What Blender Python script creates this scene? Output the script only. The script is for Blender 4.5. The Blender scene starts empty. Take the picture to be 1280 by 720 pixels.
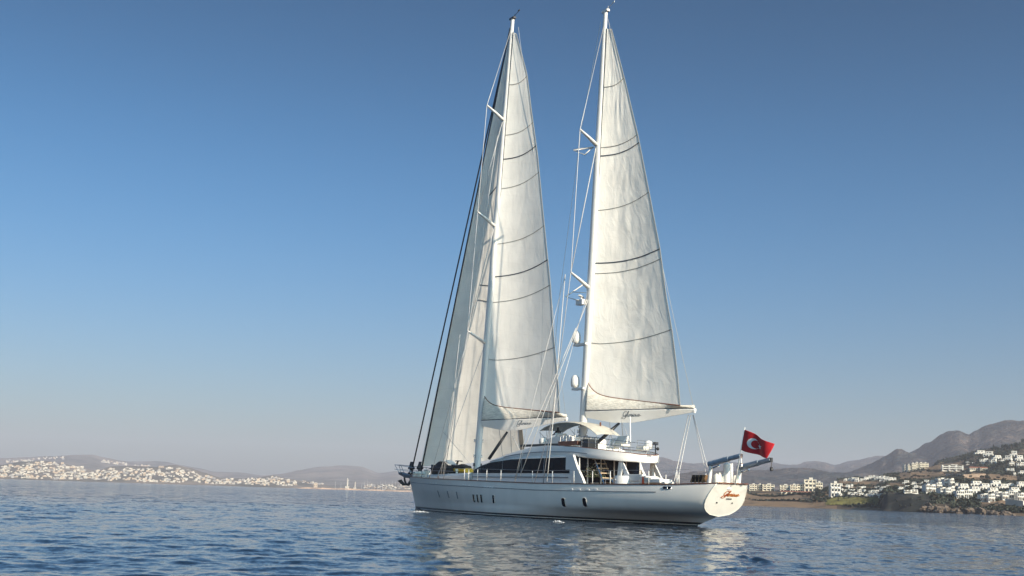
import bpy, bmesh, math, random
import numpy as np
from mathutils import Vector, noise
rad = math.radians
random.seed(7); RNG = np.random.default_rng(7)
scn = bpy.context.scene
COL = scn.collection

# ------------------------------------------------------------------ camera
F = 1400.0; CAM_H = 1.8; ROLL = rad(1.83)
PITCH = math.atan(258 * math.cos(ROLL) / F)
cd = bpy.data.cameras.new('camera'); cam = bpy.data.objects.new('camera', cd); COL.objects.link(cam)
cd.sensor_width = 36; cd.lens = 36 * F / 1280; cd.clip_start = 0.5; cd.clip_end = 30000
cam.location = (0, 0, CAM_H); cam.rotation_mode = 'XYZ'
from mathutils import Matrix
cam.matrix_world = Matrix.Translation((0, 0, CAM_H)) @ Matrix.Rotation(math.pi/2 + PITCH, 4, 'X') @ Matrix.Rotation(ROLL, 4, 'Z')
scn.camera = cam

# ------------------------------------------------------------------ sky, sun
SUN_AZ, SUN_EL = rad(309), rad(22)            # math angle of the direction TOWARDS the sun
w = bpy.data.worlds.new('World'); scn.world = w; w.use_nodes = True
nt = w.node_tree; bg = nt.nodes['Background']
sky = nt.nodes.new('ShaderNodeTexSky'); sky.sky_type = 'NISHITA'; sky.sun_disc = False
sky.sun_elevation = SUN_EL; sky.sun_rotation = math.pi/2 - SUN_AZ
sky.altitude = 0; sky.air_density = 1.0; sky.dust_density = 1.0; sky.ozone_density = 2.5
tn = nt.nodes.new('ShaderNodeMixRGB'); tn.blend_type = 'MULTIPLY'; tn.inputs[0].default_value = 1; tn.inputs[2].default_value = (.56, .82, 1.02, 1)
nt.links.new(sky.outputs[0], tn.inputs[1]); tlo = nt.nodes.new('ShaderNodeMixRGB'); tlo.inputs[1].default_value = (.49, .54, .61, 1); tlo.inputs[2].default_value = (.335, .76, 1.01, 1); nt.links.new(tlo.outputs[0], tn.inputs[2])
# clear air overhead: the blue deepens with height
tcw = nt.nodes.new('ShaderNodeTexCoord'); sxw = nt.nodes.new('ShaderNodeSeparateXYZ'); nt.links.new(tcw.outputs['Generated'], sxw.inputs[0])
mrw = nt.nodes.new('ShaderNodeMapRange'); mrw.interpolation_type = 'SMOOTHSTEP'; mrw.inputs['From Min'].default_value = .02; mrw.inputs['From Max'].default_value = .5; mrw.inputs['To Min'].default_value = 1; mrw.inputs['To Max'].default_value = .47
nt.links.new(sxw.outputs[2], mrw.inputs['Value'])
mrl = nt.nodes.new('ShaderNodeMapRange'); mrl.interpolation_type = 'SMOOTHSTEP'; mrl.inputs['From Min'].default_value = 0; mrl.inputs['From Max'].default_value = .33
nt.links.new(sxw.outputs[2], mrl.inputs['Value']); nt.links.new(mrl.outputs[0], tlo.inputs[0])
# added fill for the shaded sails: sky boosted and warmed towards the sun
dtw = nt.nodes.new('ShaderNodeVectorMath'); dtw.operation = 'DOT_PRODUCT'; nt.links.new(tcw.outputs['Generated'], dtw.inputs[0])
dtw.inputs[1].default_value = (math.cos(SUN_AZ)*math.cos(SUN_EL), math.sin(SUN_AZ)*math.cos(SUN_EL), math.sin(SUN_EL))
sky_fill = nt.nodes.new('ShaderNodeMapRange'); sky_fill.interpolation_type = 'SMOOTHSTEP'; sky_fill.inputs['From Min'].default_value = -.1; sky_fill.inputs['From Max'].default_value = 1; sky_fill.inputs['To Min'].default_value = 1; sky_fill.inputs['To Max'].default_value = 3.8
nt.links.new(dtw.outputs['Value'], sky_fill.inputs['Value'])
mlw = nt.nodes.new('ShaderNodeMath'); mlw.operation = 'MULTIPLY'; nt.links.new(mrw.outputs[0], mlw.inputs[0]); nt.links.new(sky_fill.outputs[0], mlw.inputs[1])
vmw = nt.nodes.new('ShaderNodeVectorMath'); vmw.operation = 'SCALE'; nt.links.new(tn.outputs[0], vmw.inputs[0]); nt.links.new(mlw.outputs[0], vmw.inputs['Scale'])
awm = nt.nodes.new('ShaderNodeMapRange'); awm.inputs['From Min'].default_value = 1; awm.inputs['From Max'].default_value = 3.2; nt.links.new(sky_fill.outputs[0], awm.inputs['Value'])
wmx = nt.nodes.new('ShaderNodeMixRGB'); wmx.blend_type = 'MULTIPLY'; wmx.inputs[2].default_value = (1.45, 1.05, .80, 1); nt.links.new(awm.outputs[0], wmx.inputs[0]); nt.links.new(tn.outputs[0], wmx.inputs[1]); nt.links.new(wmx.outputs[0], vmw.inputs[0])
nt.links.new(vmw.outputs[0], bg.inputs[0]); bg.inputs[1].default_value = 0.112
sl = bpy.data.lights.new('sun', 'SUN'); sl.energy = 5.0; sl.angle = rad(0.5); sl.color = (1.0, 0.86, 0.68)
sun = bpy.data.objects.new('sun', sl); COL.objects.link(sun)
sd = Vector((math.cos(SUN_AZ)*math.cos(SUN_EL), math.sin(SUN_AZ)*math.cos(SUN_EL), math.sin(SUN_EL)))
sun.rotation_mode = 'QUATERNION'; sun.rotation_quaternion = sd.to_track_quat('Z', 'Y')
sun.location = (60, -60, 60)
scn.view_settings.view_transform = 'Standard'; scn.view_settings.look = 'None'
scn.view_settings.exposure = 0.38; scn.view_settings.gamma = 1
scn.render.engine = 'CYCLES'
scn.cycles.use_denoising = True; scn.cycles.max_bounces = 8; scn.cycles.volume_bounces = 0
scn.cycles.caustics_reflective = False; scn.cycles.caustics_refractive = False

# ------------------------------------------------------------------ photograph pixel -> place on a real plane
CR, SR, CP, SP = math.cos(ROLL), math.sin(ROLL), math.cos(PITCH), math.sin(PITCH)
def ray(x, y):
    u, v = x-640, y-360
    a = u*CR + v*SR; b = -u*SR + v*CR
    return Vector((a, F*CP + b*SP, F*SP - b*CP))
def ground(x, y):
    d = ray(x, y); t = -CAM_H/d.z
    return Vector((d.x*t, d.y*t, 0))
ST = ground(871, 658.0); BO = ground(520, 637)
FW = (BO-ST).normalized(); PT = Vector((-FW.y, FW.x, 0)); HEAD = math.atan2(FW.y, FW.x)
def B(x, y, yb=0.0):                             # boat coordinates (forward, port, up) on the fore-and-aft plane at yb
    d = ray(x, y); O = Vector((0, 0, CAM_H)) - ST
    t = (yb - O.dot(PT))/d.dot(PT); P = O + d*t
    return Vector((P.dot(FW), yb, P.z))
def azel(x, y):
    d = ray(x, y); return math.atan2(d.x, d.y), d.z/math.hypot(d.x, d.y)

# ------------------------------------------------------------------ materials
def mat(name, col, rough=0.6, metal=0.0, var=0.0, scale=3.0, bump=0.0, bscale=20.0, col2=None, coat=0.0, stretch=None, spec=0.5):
    m = bpy.data.materials.new(name); m.use_nodes = True
    N, L = m.node_tree.nodes, m.node_tree.links; p = N['Principled BSDF']
    p.inputs['Roughness'].default_value = rough; p.inputs['Metallic'].default_value = metal
    p.inputs['Coat Weight'].default_value = coat; p.inputs['Specular IOR Level'].default_value = spec
    p.inputs['Base Color'].default_value = (*col, 1)
    if var or bump or col2:
        tc = N.new('ShaderNodeTexCoord'); mp = N.new('ShaderNodeMapping'); L.new(tc.outputs['Object'], mp.inputs[0])
        if stretch: mp.inputs['Scale'].default_value = stretch
        nz = N.new('ShaderNodeTexNoise'); nz.inputs['Scale'].default_value = scale; nz.inputs['Detail'].default_value = 6
        L.new(mp.outputs[0], nz.inputs['Vector'])
        rp = N.new('ShaderNodeValToRGB'); c2 = col2 or tuple(max(0, c*(1-var)) for c in col); c1 = col if col2 else tuple(min(1, c*(1+var*.5)) for c in col)
        rp.color_ramp.elements[0].position = .35; rp.color_ramp.elements[1].position = .65
        rp.color_ramp.elements[0].color = (*c2, 1); rp.color_ramp.elements[1].color = (*c1, 1)
        L.new(nz.outputs[0], rp.inputs[0]); L.new(rp.outputs[0], p.inputs['Base Color'])
        if bump:
            n2 = N.new('ShaderNodeTexNoise'); n2.inputs['Scale'].default_value = bscale; n2.inputs['Detail'].default_value = 4
            L.new(mp.outputs[0], n2.inputs['Vector'])
            bp_ = N.new('ShaderNodeBump'); bp_.inputs['Strength'].default_value = bump; bp_.inputs['Distance'].default_value = .1
            L.new(n2.outputs[0], bp_.inputs['Height']); L.new(bp_.outputs[0], p.inputs['Normal'])
    return m
M = {}
M['hull'] = mat('hull_paint', (.84, .80, .73), .42, var=.05, scale=.7, coat=.0, spec=.12, stretch=(1, 1, .3))
M['boot'] = mat('boot_black', (.012, .014, .018), .35)
M['white'] = mat('white_paint', (.78, .77, .74), .35, var=.04, scale=1.5)
M['cream'] = mat('cream_gelcoat', (.80, .77, .68), .35, var=.05, scale=2)
M['trim'] = mat('teak_trim', (.16, .055, .028), .4, var=.3, scale=5)
M['teak'] = mat('teak_deck', (.32, .2, .11), .6, var=.25, scale=8, stretch=(.3, 6, 1))
M['glass'] = mat('dark_glass', (.003, .006, .014), .10, spec=.05)
M['stripe'] = mat('grey_stripe', (.12, .14, .17), .4)
M['mast'] = mat('mast_paint', (.75, .74, .71), .3, var=.04, scale=.6, coat=.3)
M['steel'] = mat('steel', (.6, .6, .6), .25, 1.0)
M['rope'] = mat('rope', (.55, .54, .52), .7)
M['wire'] = mat('wire', (.42, .43, .45), .4, .4)
M['black'] = mat('black_fabric', (.012, .012, .014), .6, var=.4, scale=4)
M['darkstay'] = mat('furled_dark', (.012, .016, .03), .6)
M['davit'] = mat('davit_blue_grey', (.30, .37, .44), .28, var=.2, scale=3, coat=.3)
M['red'] = mat('flag_red', (.50, .006, .014), .75, var=.15, scale=3)
M['flagw'] = mat('flag_white', (.78, .78, .78), .8)
M['orange'] = mat('orange', (.6, .09, .02), .6)
M['yellow'] = mat('yellow', (.75, .42, .015), .35)
M['skin'] = mat('skin', (.42, .24, .16), .6)
M['script'] = mat('script_dark', (.03, .035, .05), .6)
M['scriptr'] = mat('script_red', (.32, .035, .012), .5, col2=(.5, .2, .05), scale=2)
M['plant'] = mat('leaf', (.06, .09, .03), .7, var=.4, scale=9)
M['blossom'] = mat('blossom', (.6, .5, .34), .8, var=.3, scale=9)
M['foam'] = mat('foam', (.75, .77, .78), .9)
M['anchor'] = mat('anchor_iron', (.05, .05, .055), .5, .5)
M['baton'] = mat('batten_dark', (.05, .065, .085), .7)
M['batonl'] = mat('batten_grey', (.30, .30, .28), .7)
M['bag'] = mat('sail_bag', (.68, .645, .57), .9, var=.18, scale=2.5, bump=.6, bscale=5, stretch=(1, 1, 3))
def sail_mat(name, col, wr):
    m = bpy.data.materials.new(name); m.use_nodes = True
    N, L = m.node_tree.nodes, m.node_tree.links; p = N['Principled BSDF']; out = N['Material Output']
    p.inputs['Roughness'].default_value = .75; p.inputs['Specular IOR Level'].default_value = .25
    tc = N.new('ShaderNodeTexCoord')
    # cloth panels: seams run up the sail (UV), with faint dirt
    sx = N.new('ShaderNodeSeparateXYZ'); L.new(tc.outputs['UV'], sx.inputs[0])
    def seam(axis, n, wdt):
        a = N.new('ShaderNodeMath'); a.operation = 'MULTIPLY'; a.inputs[1].default_value = n; L.new(sx.outputs[axis], a.inputs[0])
        b = N.new('ShaderNodeMath'); b.operation = 'FRACT'; L.new(a.outputs[0], b.inputs[0])
        c = N.new('ShaderNodeMath'); c.operation = 'LESS_THAN'; c.inputs[1].default_value = wdt; L.new(b.outputs[0], c.inputs[0]); return c
    s1 = seam(0, 7, .018); s2 = seam(1, 22, .03)
    mx = N.new('ShaderNodeMath'); mx.operation = 'MULTIPLY'; mx.inputs[1].default_value = .45; L.new(s2.outputs[0], mx.inputs[0])
    ad = N.new('ShaderNodeMath'); ad.operation = 'MAXIMUM'; L.new(s1.outputs[0], ad.inputs[0]); L.new(mx.outputs[0], ad.inputs[1])
    nz = N.new('ShaderNodeTexNoise'); nz.inputs['Scale'].default_value = .5; nz.inputs['Detail'].default_value = 7; L.new(tc.outputs['Object'], nz.inputs['Vector'])
    rp = N.new('ShaderNodeValToRGB'); rp.color_ramp.elements[0].position = .3; rp.color_ramp.elements[1].position = .7
    rp.color_ramp.elements[0].color = (*[c*.86 for c in col], 1); rp.color_ramp.elements[1].color = (*col, 1); L.new(nz.outputs[0], rp.inputs[0])
    mc = N.new('ShaderNodeMixRGB'); mc.inputs[2].default_value = (*[c*.72 for c in col], 1)
    sc_ = N.new('ShaderNodeMath'); sc_.operation = 'MULTIPLY'; sc_.inputs[1].default_value = .55; L.new(ad.outputs[0], sc_.inputs[0])
    L.new(sc_.outputs[0], mc.inputs[0]); L.new(rp.outputs[0], mc.inputs[1]); L.new(mc.outputs[0], p.inputs['Base Color'])
    # creases
    mp = N.new('ShaderNodeMapping'); L.new(tc.outputs['UV'], mp.inputs[0]); mp.inputs['Scale'].default_value = (9, 21, 1); mp.inputs['Rotation'].default_value = (0, 0, .25)
    n2 = N.new('ShaderNodeTexNoise'); n2.inputs['Scale'].default_value = 1.0; n2.inputs['Detail'].default_value = 7; n2.inputs['Distortion'].default_value = 1.4
    L.new(mp.outputs[0], n2.inputs['Vector'])
    b = N.new('ShaderNodeBump'); b.inputs['Strength'].default_value = wr; b.inputs['Distance'].default_value = .35
    L.new(n2.outputs[0], b.inputs['Height']); L.new(b.outputs[0], p.inputs['Normal'])
    tr = N.new('ShaderNodeBsdfTranslucent'); tr.inputs[0].default_value = (.86, .85, .82, 1); L.new(b.outputs[0], tr.inputs['Normal'])
    ms = N.new('ShaderNodeMixShader'); ms.inputs[0].default_value = .13
    L.new(p.outputs[0], ms.inputs[1]); L.new(tr.outputs[0], ms.inputs[2]); L.new(ms.outputs[0], out.inputs[0])
    return m
M['sail'] = sail_mat('sailcloth', (.93, .90, .83), .14)
M['sail_b'] = sail_mat('sailcloth_smooth', (.93, .91, .855), .08)

# ------------------------------------------------------------------ mesh helpers
class MB:
    def __init__(s): s.v = []; s.f = []; s.m = []
    def quad(s, *idx, mi=0): s.f.append(tuple(idx)); s.m.append(mi)
    def box(s, c, size, rz=0, mi=0, rx=0, taper=1.0):
        R = Matrix.Rotation(rz, 3, 'Z') @ Matrix.Rotation(rx, 3, 'X'); n = len(s.v); c = Vector(c)
        for sz in (-1, 1):
            k = taper if sz > 0 else 1
            for sx, sy in ((-1, -1), (1, -1), (1, 1), (-1, 1)):
                s.v.append(c + R @ Vector((sx*size[0]/2*k, sy*size[1]/2*k, sz*size[2]/2)))
        for q in ((3, 2, 1, 0), (4, 5, 6, 7), (0, 1, 5, 4), (1, 2, 6, 5), (2, 3, 7, 6), (3, 0, 4, 7)): s.quad(*[n+i for i in q], mi=mi)
    def rings(s, rings, closed=True, cap=True, mi=0):
        n0 = len(s.v); k = len(rings[0])
        for r in rings: s.v += [Vector(p) for p in r]
        for i in range(len(rings)-1):
            for j in range(k if closed else k-1):
                a = n0+i*k+j; b = n0+i*k+(j+1) % k
                s.quad(a, b, b+k, a+k, mi=mi)
        if cap and closed:
            s.quad(*[n0+j for j in reversed(range(k))], mi=mi); s.quad(*[n0+(len(rings)-1)*k+j for j in range(k)], mi=mi)
    def tube(s, pts, r, n=8, mi=0, flat=1.0):
        pts = [Vector(p) for p in pts]; rs = r if isinstance(r, (list, tuple)) else [r]*len(pts); out = []
        up = Vector((0, 0, 1))
        for i, p in enumerate(pts):
            t = (pts[min(i+1, len(pts)-1)] - pts[max(i-1, 0)]).normalized()
            a = t.cross(up) if abs(t.z) < .95 else t.cross(Vector((1, 0, 0)))
            a.normalize(); b = t.cross(a)
            out.append([p + a*math.cos(q)*rs[i]*flat + b*math.sin(q)*rs[i] for q in [2*math.pi*k/n for k in range(n)]])
        s.rings(out, mi=mi)
    def lathe(s, c, prof, n=14, mi=0, axis='z'):
        out = []
        for r, h in prof:
            ring = []
            for k in range(n):
                a = 2*math.pi*k/n; x, y = r*math.cos(a), r*math.sin(a)
                ring.append(Vector(c) + (Vector((x, y, h)) if axis == 'z' else Vector((h, x, y))))
            out.append(ring)
        s.rings(out, mi=mi)
    def prism(s, poly, off, mi=0):
        poly = [Vector(p) for p in poly]; off = Vector(off); s.rings([[p-off/2 for p in poly], [p+off/2 for p in poly]], mi=mi)
    def mesh(s, name, mats, smooth=False, auto=None):
        me = bpy.data.meshes.new(name); me.from_pydata([tuple(v) for v in s.v], [], s.f)
        for m in (mats if isinstance(mats, (list, tuple)) else [mats]): me.materials.append(m)
        me.polygons.foreach_set('material_index', s.m)
        bm = bmesh.new(); bm.from_mesh(me); bmesh.ops.recalc_face_normals(bm, faces=bm.faces); bm.to_mesh(me); bm.free()
        if smooth:
            me.polygons.foreach_set('use_smooth', [True]*len(me.polygons))
            if auto:
                try: me.set_sharp_from_angle(angle=rad(auto))
                except Exception: pass
        me.update(); return me
    def build(s, name, mats, parent=None, smooth=False, auto=None, bevel=0):
        o = bpy.data.objects.new(name, s.mesh(name, mats, smooth, auto)); COL.objects.link(o)
        if parent: o.parent = parent
        if bevel:
            b = o.modifiers.new('bevel', 'BEVEL'); b.width = bevel; b.segments = 2; b.limit_method = 'ANGLE'
        return o
def tag(o, label, cat, group=None, kind=None):
    o['label'] = label; o['category'] = cat
    if group: o['group'] = group
    if kind: o['kind'] = kind
    return o
def struct(o, kind='structure'): o['kind'] = kind; return o
def empty(name, loc=(0, 0, 0), rz=0, parent=None):
    o = bpy.data.objects.new(name, None); COL.objects.link(o); o.location = loc; o.rotation_euler = (0, 0, rz); o.empty_display_size = .5
    if parent: o.parent = parent
    return o
def copy_tree(o, parent=None):
    c = o.copy(); COL.objects.link(c); c.parent = parent
    for ch in [k for k in bpy.data.objects if k.parent == o]: copy_tree(ch, c)
    return c
def lerp(a, b, t): return a + (b-a)*t
def interp(x, pts): return float(np.interp(x, [p[0] for p in pts], [p[1] for p in pts]))
def smooth01(t): t = min(1, max(0, t)); return t*t*(3-2*t)
def catmull(P, n=6):
    P = [Vector(p) for p in P]; Q = [P[0]] + P + [P[-1]]; out = []
    for i in range(1, len(Q)-2):
        for k in range(n):
            t = k/n; a, b, c, d = Q[i-1], Q[i], Q[i+1], Q[i+2]
            out.append(.5*((2*b) + (c-a)*t + (2*a-5*b+4*c-d)*t*t + (3*b-a-3*c+d)*t**3))
    return out + [P[-1]]

# ------------------------------------------------------------------ sea
def build_sea():
    ring = [3.0]
    while ring[-1] < 7000:
        r = ring[-1]; ring.append(r*(1.012 if r < 18 else 1.0042 if r < 130 else 1.012 if r < 500 else 1.05))
    r = np.array(ring)
    fine = np.radians(np.arange(-31, 31.001, .085)); coarse = np.radians(np.arange(33, 328, 3.0))
    a = np.concatenate([fine, coarse]); R, A = np.meshgrid(r, a, indexing='ij')
    X = R*np.sin(A); Y = R*np.cos(A); Z = np.zeros_like(X)
    dr = np.gradient(r)[:, None]; da = np.where(np.arange(len(a)) < len(fine), rad(.085), rad(3))[None, :]
    res = np.maximum(dr, R*da)
    rng = np.random.default_rng(3)
    gust = np.zeros_like(X)
    for k in range(6):
        th = rng.uniform(0, 6.28); kk = 2*math.pi/rng.uniform(18, 60); gust += np.sin(kk*(X*math.cos(th)+Y*math.sin(th))+rng.uniform(0, 6.28))
    gust = 1 + .16*gust
    for k in range(70):
        lam = .5*(12**rng.random()**1.15); th = rng.normal(math.radians(-70), .65); amp = .0021*lam**.72*rng.uniform(.5, 1.3)
        if lam > 5: amp *= .75
        kk = 2*math.pi/lam; wgt = np.clip((lam/res-3)/4, 0, 1)
        ph = kk*(X*math.cos(th)+Y*math.sin(th)) + rng.uniform(0, 6.28)
        ph = ph + .5*np.sin(kk*.23*(X*math.sin(th)-Y*math.cos(th))+k)
        Z += amp*wgt*(np.sin(ph) + .25*np.cos(2*ph))
    Z *= gust
    # stern wave near the camera and the yacht's bow / quarter waves
    def bumpw(px, py, L, W, h, ang):
        nonlocal Z
        g = ground(px, py); dx, dy = X-g.x, Y-g.y
        u = dx*math.cos(ang)+dy*math.sin(ang); v = -dx*math.sin(ang)+dy*math.cos(ang)
        Z += h*np.exp(-(u/L)**2-(v/W)**2)*(1+.35*np.sin(u*7)+.2*np.sin(v*11+u*5))
    bumpw(942, 701, .50, .16, .11, rad(-20)); bumpw(925, 697, .30, .16, .08, rad(-40)); bumpw(955, 704, .25, .12, .07, rad(10)); bumpw(990, 708, 1.1, .4, .06, rad(-15))
    # yacht coordinates of every vertex
    bx = (X-ST.x)*FW.x + (Y-ST.y)*FW.y; by = (X-ST.x)*PT.x + (Y-ST.y)*PT.y
    for sgn in (1, -1):
        q = by*sgn
        Z += .13*np.exp(-((bx-40.4+q*1.1)/1.1)**2)*np.exp(-(q-.4)**2/2.0)*(np.abs(q) < 9)
    dist = np.clip(np.abs(by)-4.2, 0, 30)
    side = np.exp(-dist/6)*(bx > -30)*(bx < 44)*(res < .35)
    for k in range(26):
        lam = .35+1.0*rng.random(); th = rng.uniform(0, 6.28); kk = 2*math.pi/lam
        Z += side*.0038*lam*np.sin(kk*(X*math.cos(th)+Y*math.sin(th))+rng.uniform(0, 6.28))*np.clip((lam/res-2.5)/2, 0, 1)
    wake = np.exp(-((by)/5.0)**2)*(1/(1+np.exp(bx)))*np.exp(bx/60)
    Z += wake*.03*np.sin(by*2.2+.5*np.sin(bx*.8))*np.clip((3-res*3), 0, 1)
    nr, na = X.shape
    co = np.stack([X, Y, Z], -1).reshape(-1, 3)
    co = np.vstack([co, [[0, 0, 0]]]); centre = nr*na
    i = np.arange(nr-1)[:, None]; j = np.arange(na)[None, :]; j2 = (j+1) % na
    q = np.stack([np.broadcast_to(i*na+j, (nr-1, na)), i*na+j2, (i+1)*na+j2, np.broadcast_to((i+1)*na+j, (nr-1, na))], -1).reshape(-1, 4)[:, ::-1]
    tri = [(centre, int((k+1) % na), k) for k in range(na)]
    me = bpy.data.meshes.new('sea'); nq = len(q)
    me.vertices.add(len(co)); me.vertices.foreach_set('co', co.ravel())
    me.loops.add(nq*4+len(tri)*3); me.loops.foreach_set('vertex_index', np.concatenate([q.ravel(), np.array(tri).ravel()]))
    me.polygons.add(nq+len(tri)); me.polygons.foreach_set('loop_start', np.concatenate([np.arange(nq)*4, nq*4+np.arange(len(tri))*3]))
    me.update(calc_edges=True); me.validate(); me.polygons.foreach_set('use_smooth', [True]*len(me.polygons))
    if me.polygons[0].normal.z < 0: me.flip_normals()
    m = bpy.data.materials.new('sea_water'); m.use_nodes = True; N, L = m.node_tree.nodes, m.node_tree.links; p = N['Principled BSDF']
    p.inputs['Base Color'].default_value = (.008, .022, .045, 1); p.inputs['Roughness'].default_value = .07; p.inputs['IOR'].default_value = 1.333
    p.inputs['Specular IOR Level'].default_value = .5
    tc = N.new('ShaderNodeTexCoord')
    # wavelets too small to model: every point of the surface gets its own facet, steeper than the mesh where the mesh is coarse
    def V(op, a_, b_=None, sc=None):
        n = N.new('ShaderNodeVectorMath'); n.operation = op; L.new(a_, n.inputs[0])
        if b_ is not None:
            if isinstance(b_, tuple): n.inputs[1].default_value = b_
            else: L.new(b_, n.inputs[1])
        if sc is not None:
            if isinstance(sc, (int, float)): n.inputs['Scale'].default_value = sc
            else: L.new(sc, n.inputs['Scale'])
        return n.outputs[0]
    at = N.new('ShaderNodeAttribute'); at.attribute_name = 'coarse'
    tot = None
    for sc_, amt, far in ((.35, 0.0, .40), (.9, .04, .66), (2.6, .20, .75), (6.5, .22, .5), (17, .08, .12)):
        mp = N.new('ShaderNodeMapping'); mp.inputs['Rotation'].default_value = (0, 0, .3+sc_); mp.inputs['Scale'].default_value = (1, .75, 1); L.new(tc.outputs['Object'], mp.inputs[0])
        nz = N.new('ShaderNodeTexNoise'); nz.inputs['Scale'].default_value = sc_; nz.inputs['Detail'].default_value = 1.5; nz.inputs['Distortion'].default_value = .3
        L.new(mp.outputs[0], nz.inputs['Vector'])
        c0 = V('SUBTRACT', nz.outputs['Color'], (.5, .5, .5)); c1 = V('MULTIPLY', c0, (1, 1.25, 0))
        k = N.new('ShaderNodeMapRange'); k.inputs['To Min'].default_value = amt; k.inputs['To Max'].default_value = far; L.new(at.outputs['Fac'], k.inputs['Value'])
        c2 = V('SCALE', c1, None, k.outputs[0]); tot = c2 if tot is None else V('ADD', tot, c2)
    # wind patches: cat's-paws and slicks
    gz = N.new('ShaderNodeTexNoise'); gz.inputs['Scale'].default_value = .022; gz.inputs['Detail'].default_value = 4; L.new(tc.outputs['Object'], gz.inputs['Vector'])
    gr = N.new('ShaderNodeMapRange'); gr.inputs['From Min'].default_value = .35; gr.inputs['From Max'].default_value = .65; gr.inputs['To Min'].default_value = .6; gr.inputs['To Max'].default_value = 1.3; L.new(gz.outputs[0], gr.inputs['Value'])
    tot = V('SCALE', tot, None, gr.outputs[0])
    ge = N.new('ShaderNodeNewGeometry'); nn = V('NORMALIZE', V('ADD', ge.outputs['Normal'], tot)); L.new(nn, p.inputs['Normal'])
    ca = np.clip((res-.12)/.5, 0, 1)*1.0
    aa = me.attributes.new('coarse', 'FLOAT', 'POINT'); aa.data.foreach_set('value', np.append(ca.ravel(), 0).astype(np.float32))
    me.materials.append(m)
    o = bpy.data.objects.new('sea', me); COL.objects.link(o); struct(o)
build_sea()

# ------------------------------------------------------------------ land
class Land:
    """Heightfield in (azimuth, distance): knots give the height of the slope at each distance along some azimuths."""
    def __init__(s, cols, D0, D1, rough, nscale, seed=0, soil=None):
        s.px = sorted(cols); s.cols = cols; s.D0, s.D1 = D0, D1; s.rough = rough; s.ns = nscale; s.seed = seed
        s.az = [azel(p, 630)[0] for p in s.px]; s.soil = soil
        s.kn = []
        for p in s.px:
            ks = [(D, CAM_H + D*azel(p, y)[1]) for D, y in cols[p]]; s.kn.append(ks)
    def base(s, az, D):
        i = int(np.searchsorted(s.az, az)) ; i = min(max(i, 1), len(s.az)-1)
        t = min(1, max(0, (az-s.az[i-1])/(s.az[i]-s.az[i-1])))
        t = t*t*(3-2*t)*.5 + t*.5
        return lerp(interp(D, s.kn[i-1]), interp(D, s.kn[i]), t)
    def z(s, az, D):
        b = s.base(az, D); X, Y = D*math.sin(az), D*math.cos(az)
        amp = s.rough*smooth01(b/ (s.rough*2.5))
        return max(min(b, 1.0), b + amp*(noise.fractal((X/s.ns, Y/s.ns, s.seed), .85, 2.1, 7)*.7 + (.55-abs(noise.noise((X/s.ns*.8, Y/s.ns*.8, s.seed+3)))*2)*.8))
    def build(s, name, m, naz, nD, power=1.0, label=None):
        az = np.linspace(s.az[0], s.az[-1], naz); Ds = s.D0 + (s.D1-s.D0)*np.linspace(0, 1, nD)**power
        v = []; f = []; at = []
        for a in az:
            for D in Ds:
                zz = s.z(a, D) if D > s.D0 else -1.5
                v.append((D*math.sin(a), D*math.cos(a), zz)); at.append(s.soil(a, D, zz) if s.soil else .5)
        for i in range(naz-1):
            for j in range(nD-1): f.append((i*nD+j, i*nD+j+1, (i+1)*nD+j+1, (i+1)*nD+j))
        # close the block: a skirt under every edge so it is a solid hill
        def skirt(ids):
            k = len(v)
            for q in ids: v.append((v[q][0], v[q][1], -2.0)); at.append(.3)
            for q in range(len(ids)-1): f.append((ids[q], ids[q+1], k+q+1, k+q))
        skirt([i*nD+nD-1 for i in range(naz)]); skirt([i*nD for i in range(naz)]); skirt(list(range(nD))); skirt([(naz-1)*nD+j for j in range(nD)])
        me = bpy.data.meshes.new(name); me.from_pydata(v, [], f); me.materials.append(m)
        a_ = me.attributes.new('soil', 'FLOAT', 'POINT'); a_.data.foreach_set('value', at)
        bm = bmesh.new(); bm.from_mesh(me); bmesh.ops.recalc_face_normals(bm, faces=bm.faces); bm.to_mesh(me); bm.free()
        me.polygons.foreach_set('use_smooth', [True]*len(me.polygons))
        o = bpy.data.objects.new(name, me); COL.objects.link(o); struct(o); return o
    def place(s, px, py):
        """the nearest spot of the slope that the photograph shows at (px, py)"""
        az, e = azel(px, py); D = s.D0
        while D < s.D1:
            if s.z(az, D) >= CAM_H + D*e: break
            D += max(1.0, D*.002)
        return az, D, Vector((D*math.sin(az), D*math.cos(az), s.z(az, D)))
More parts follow.
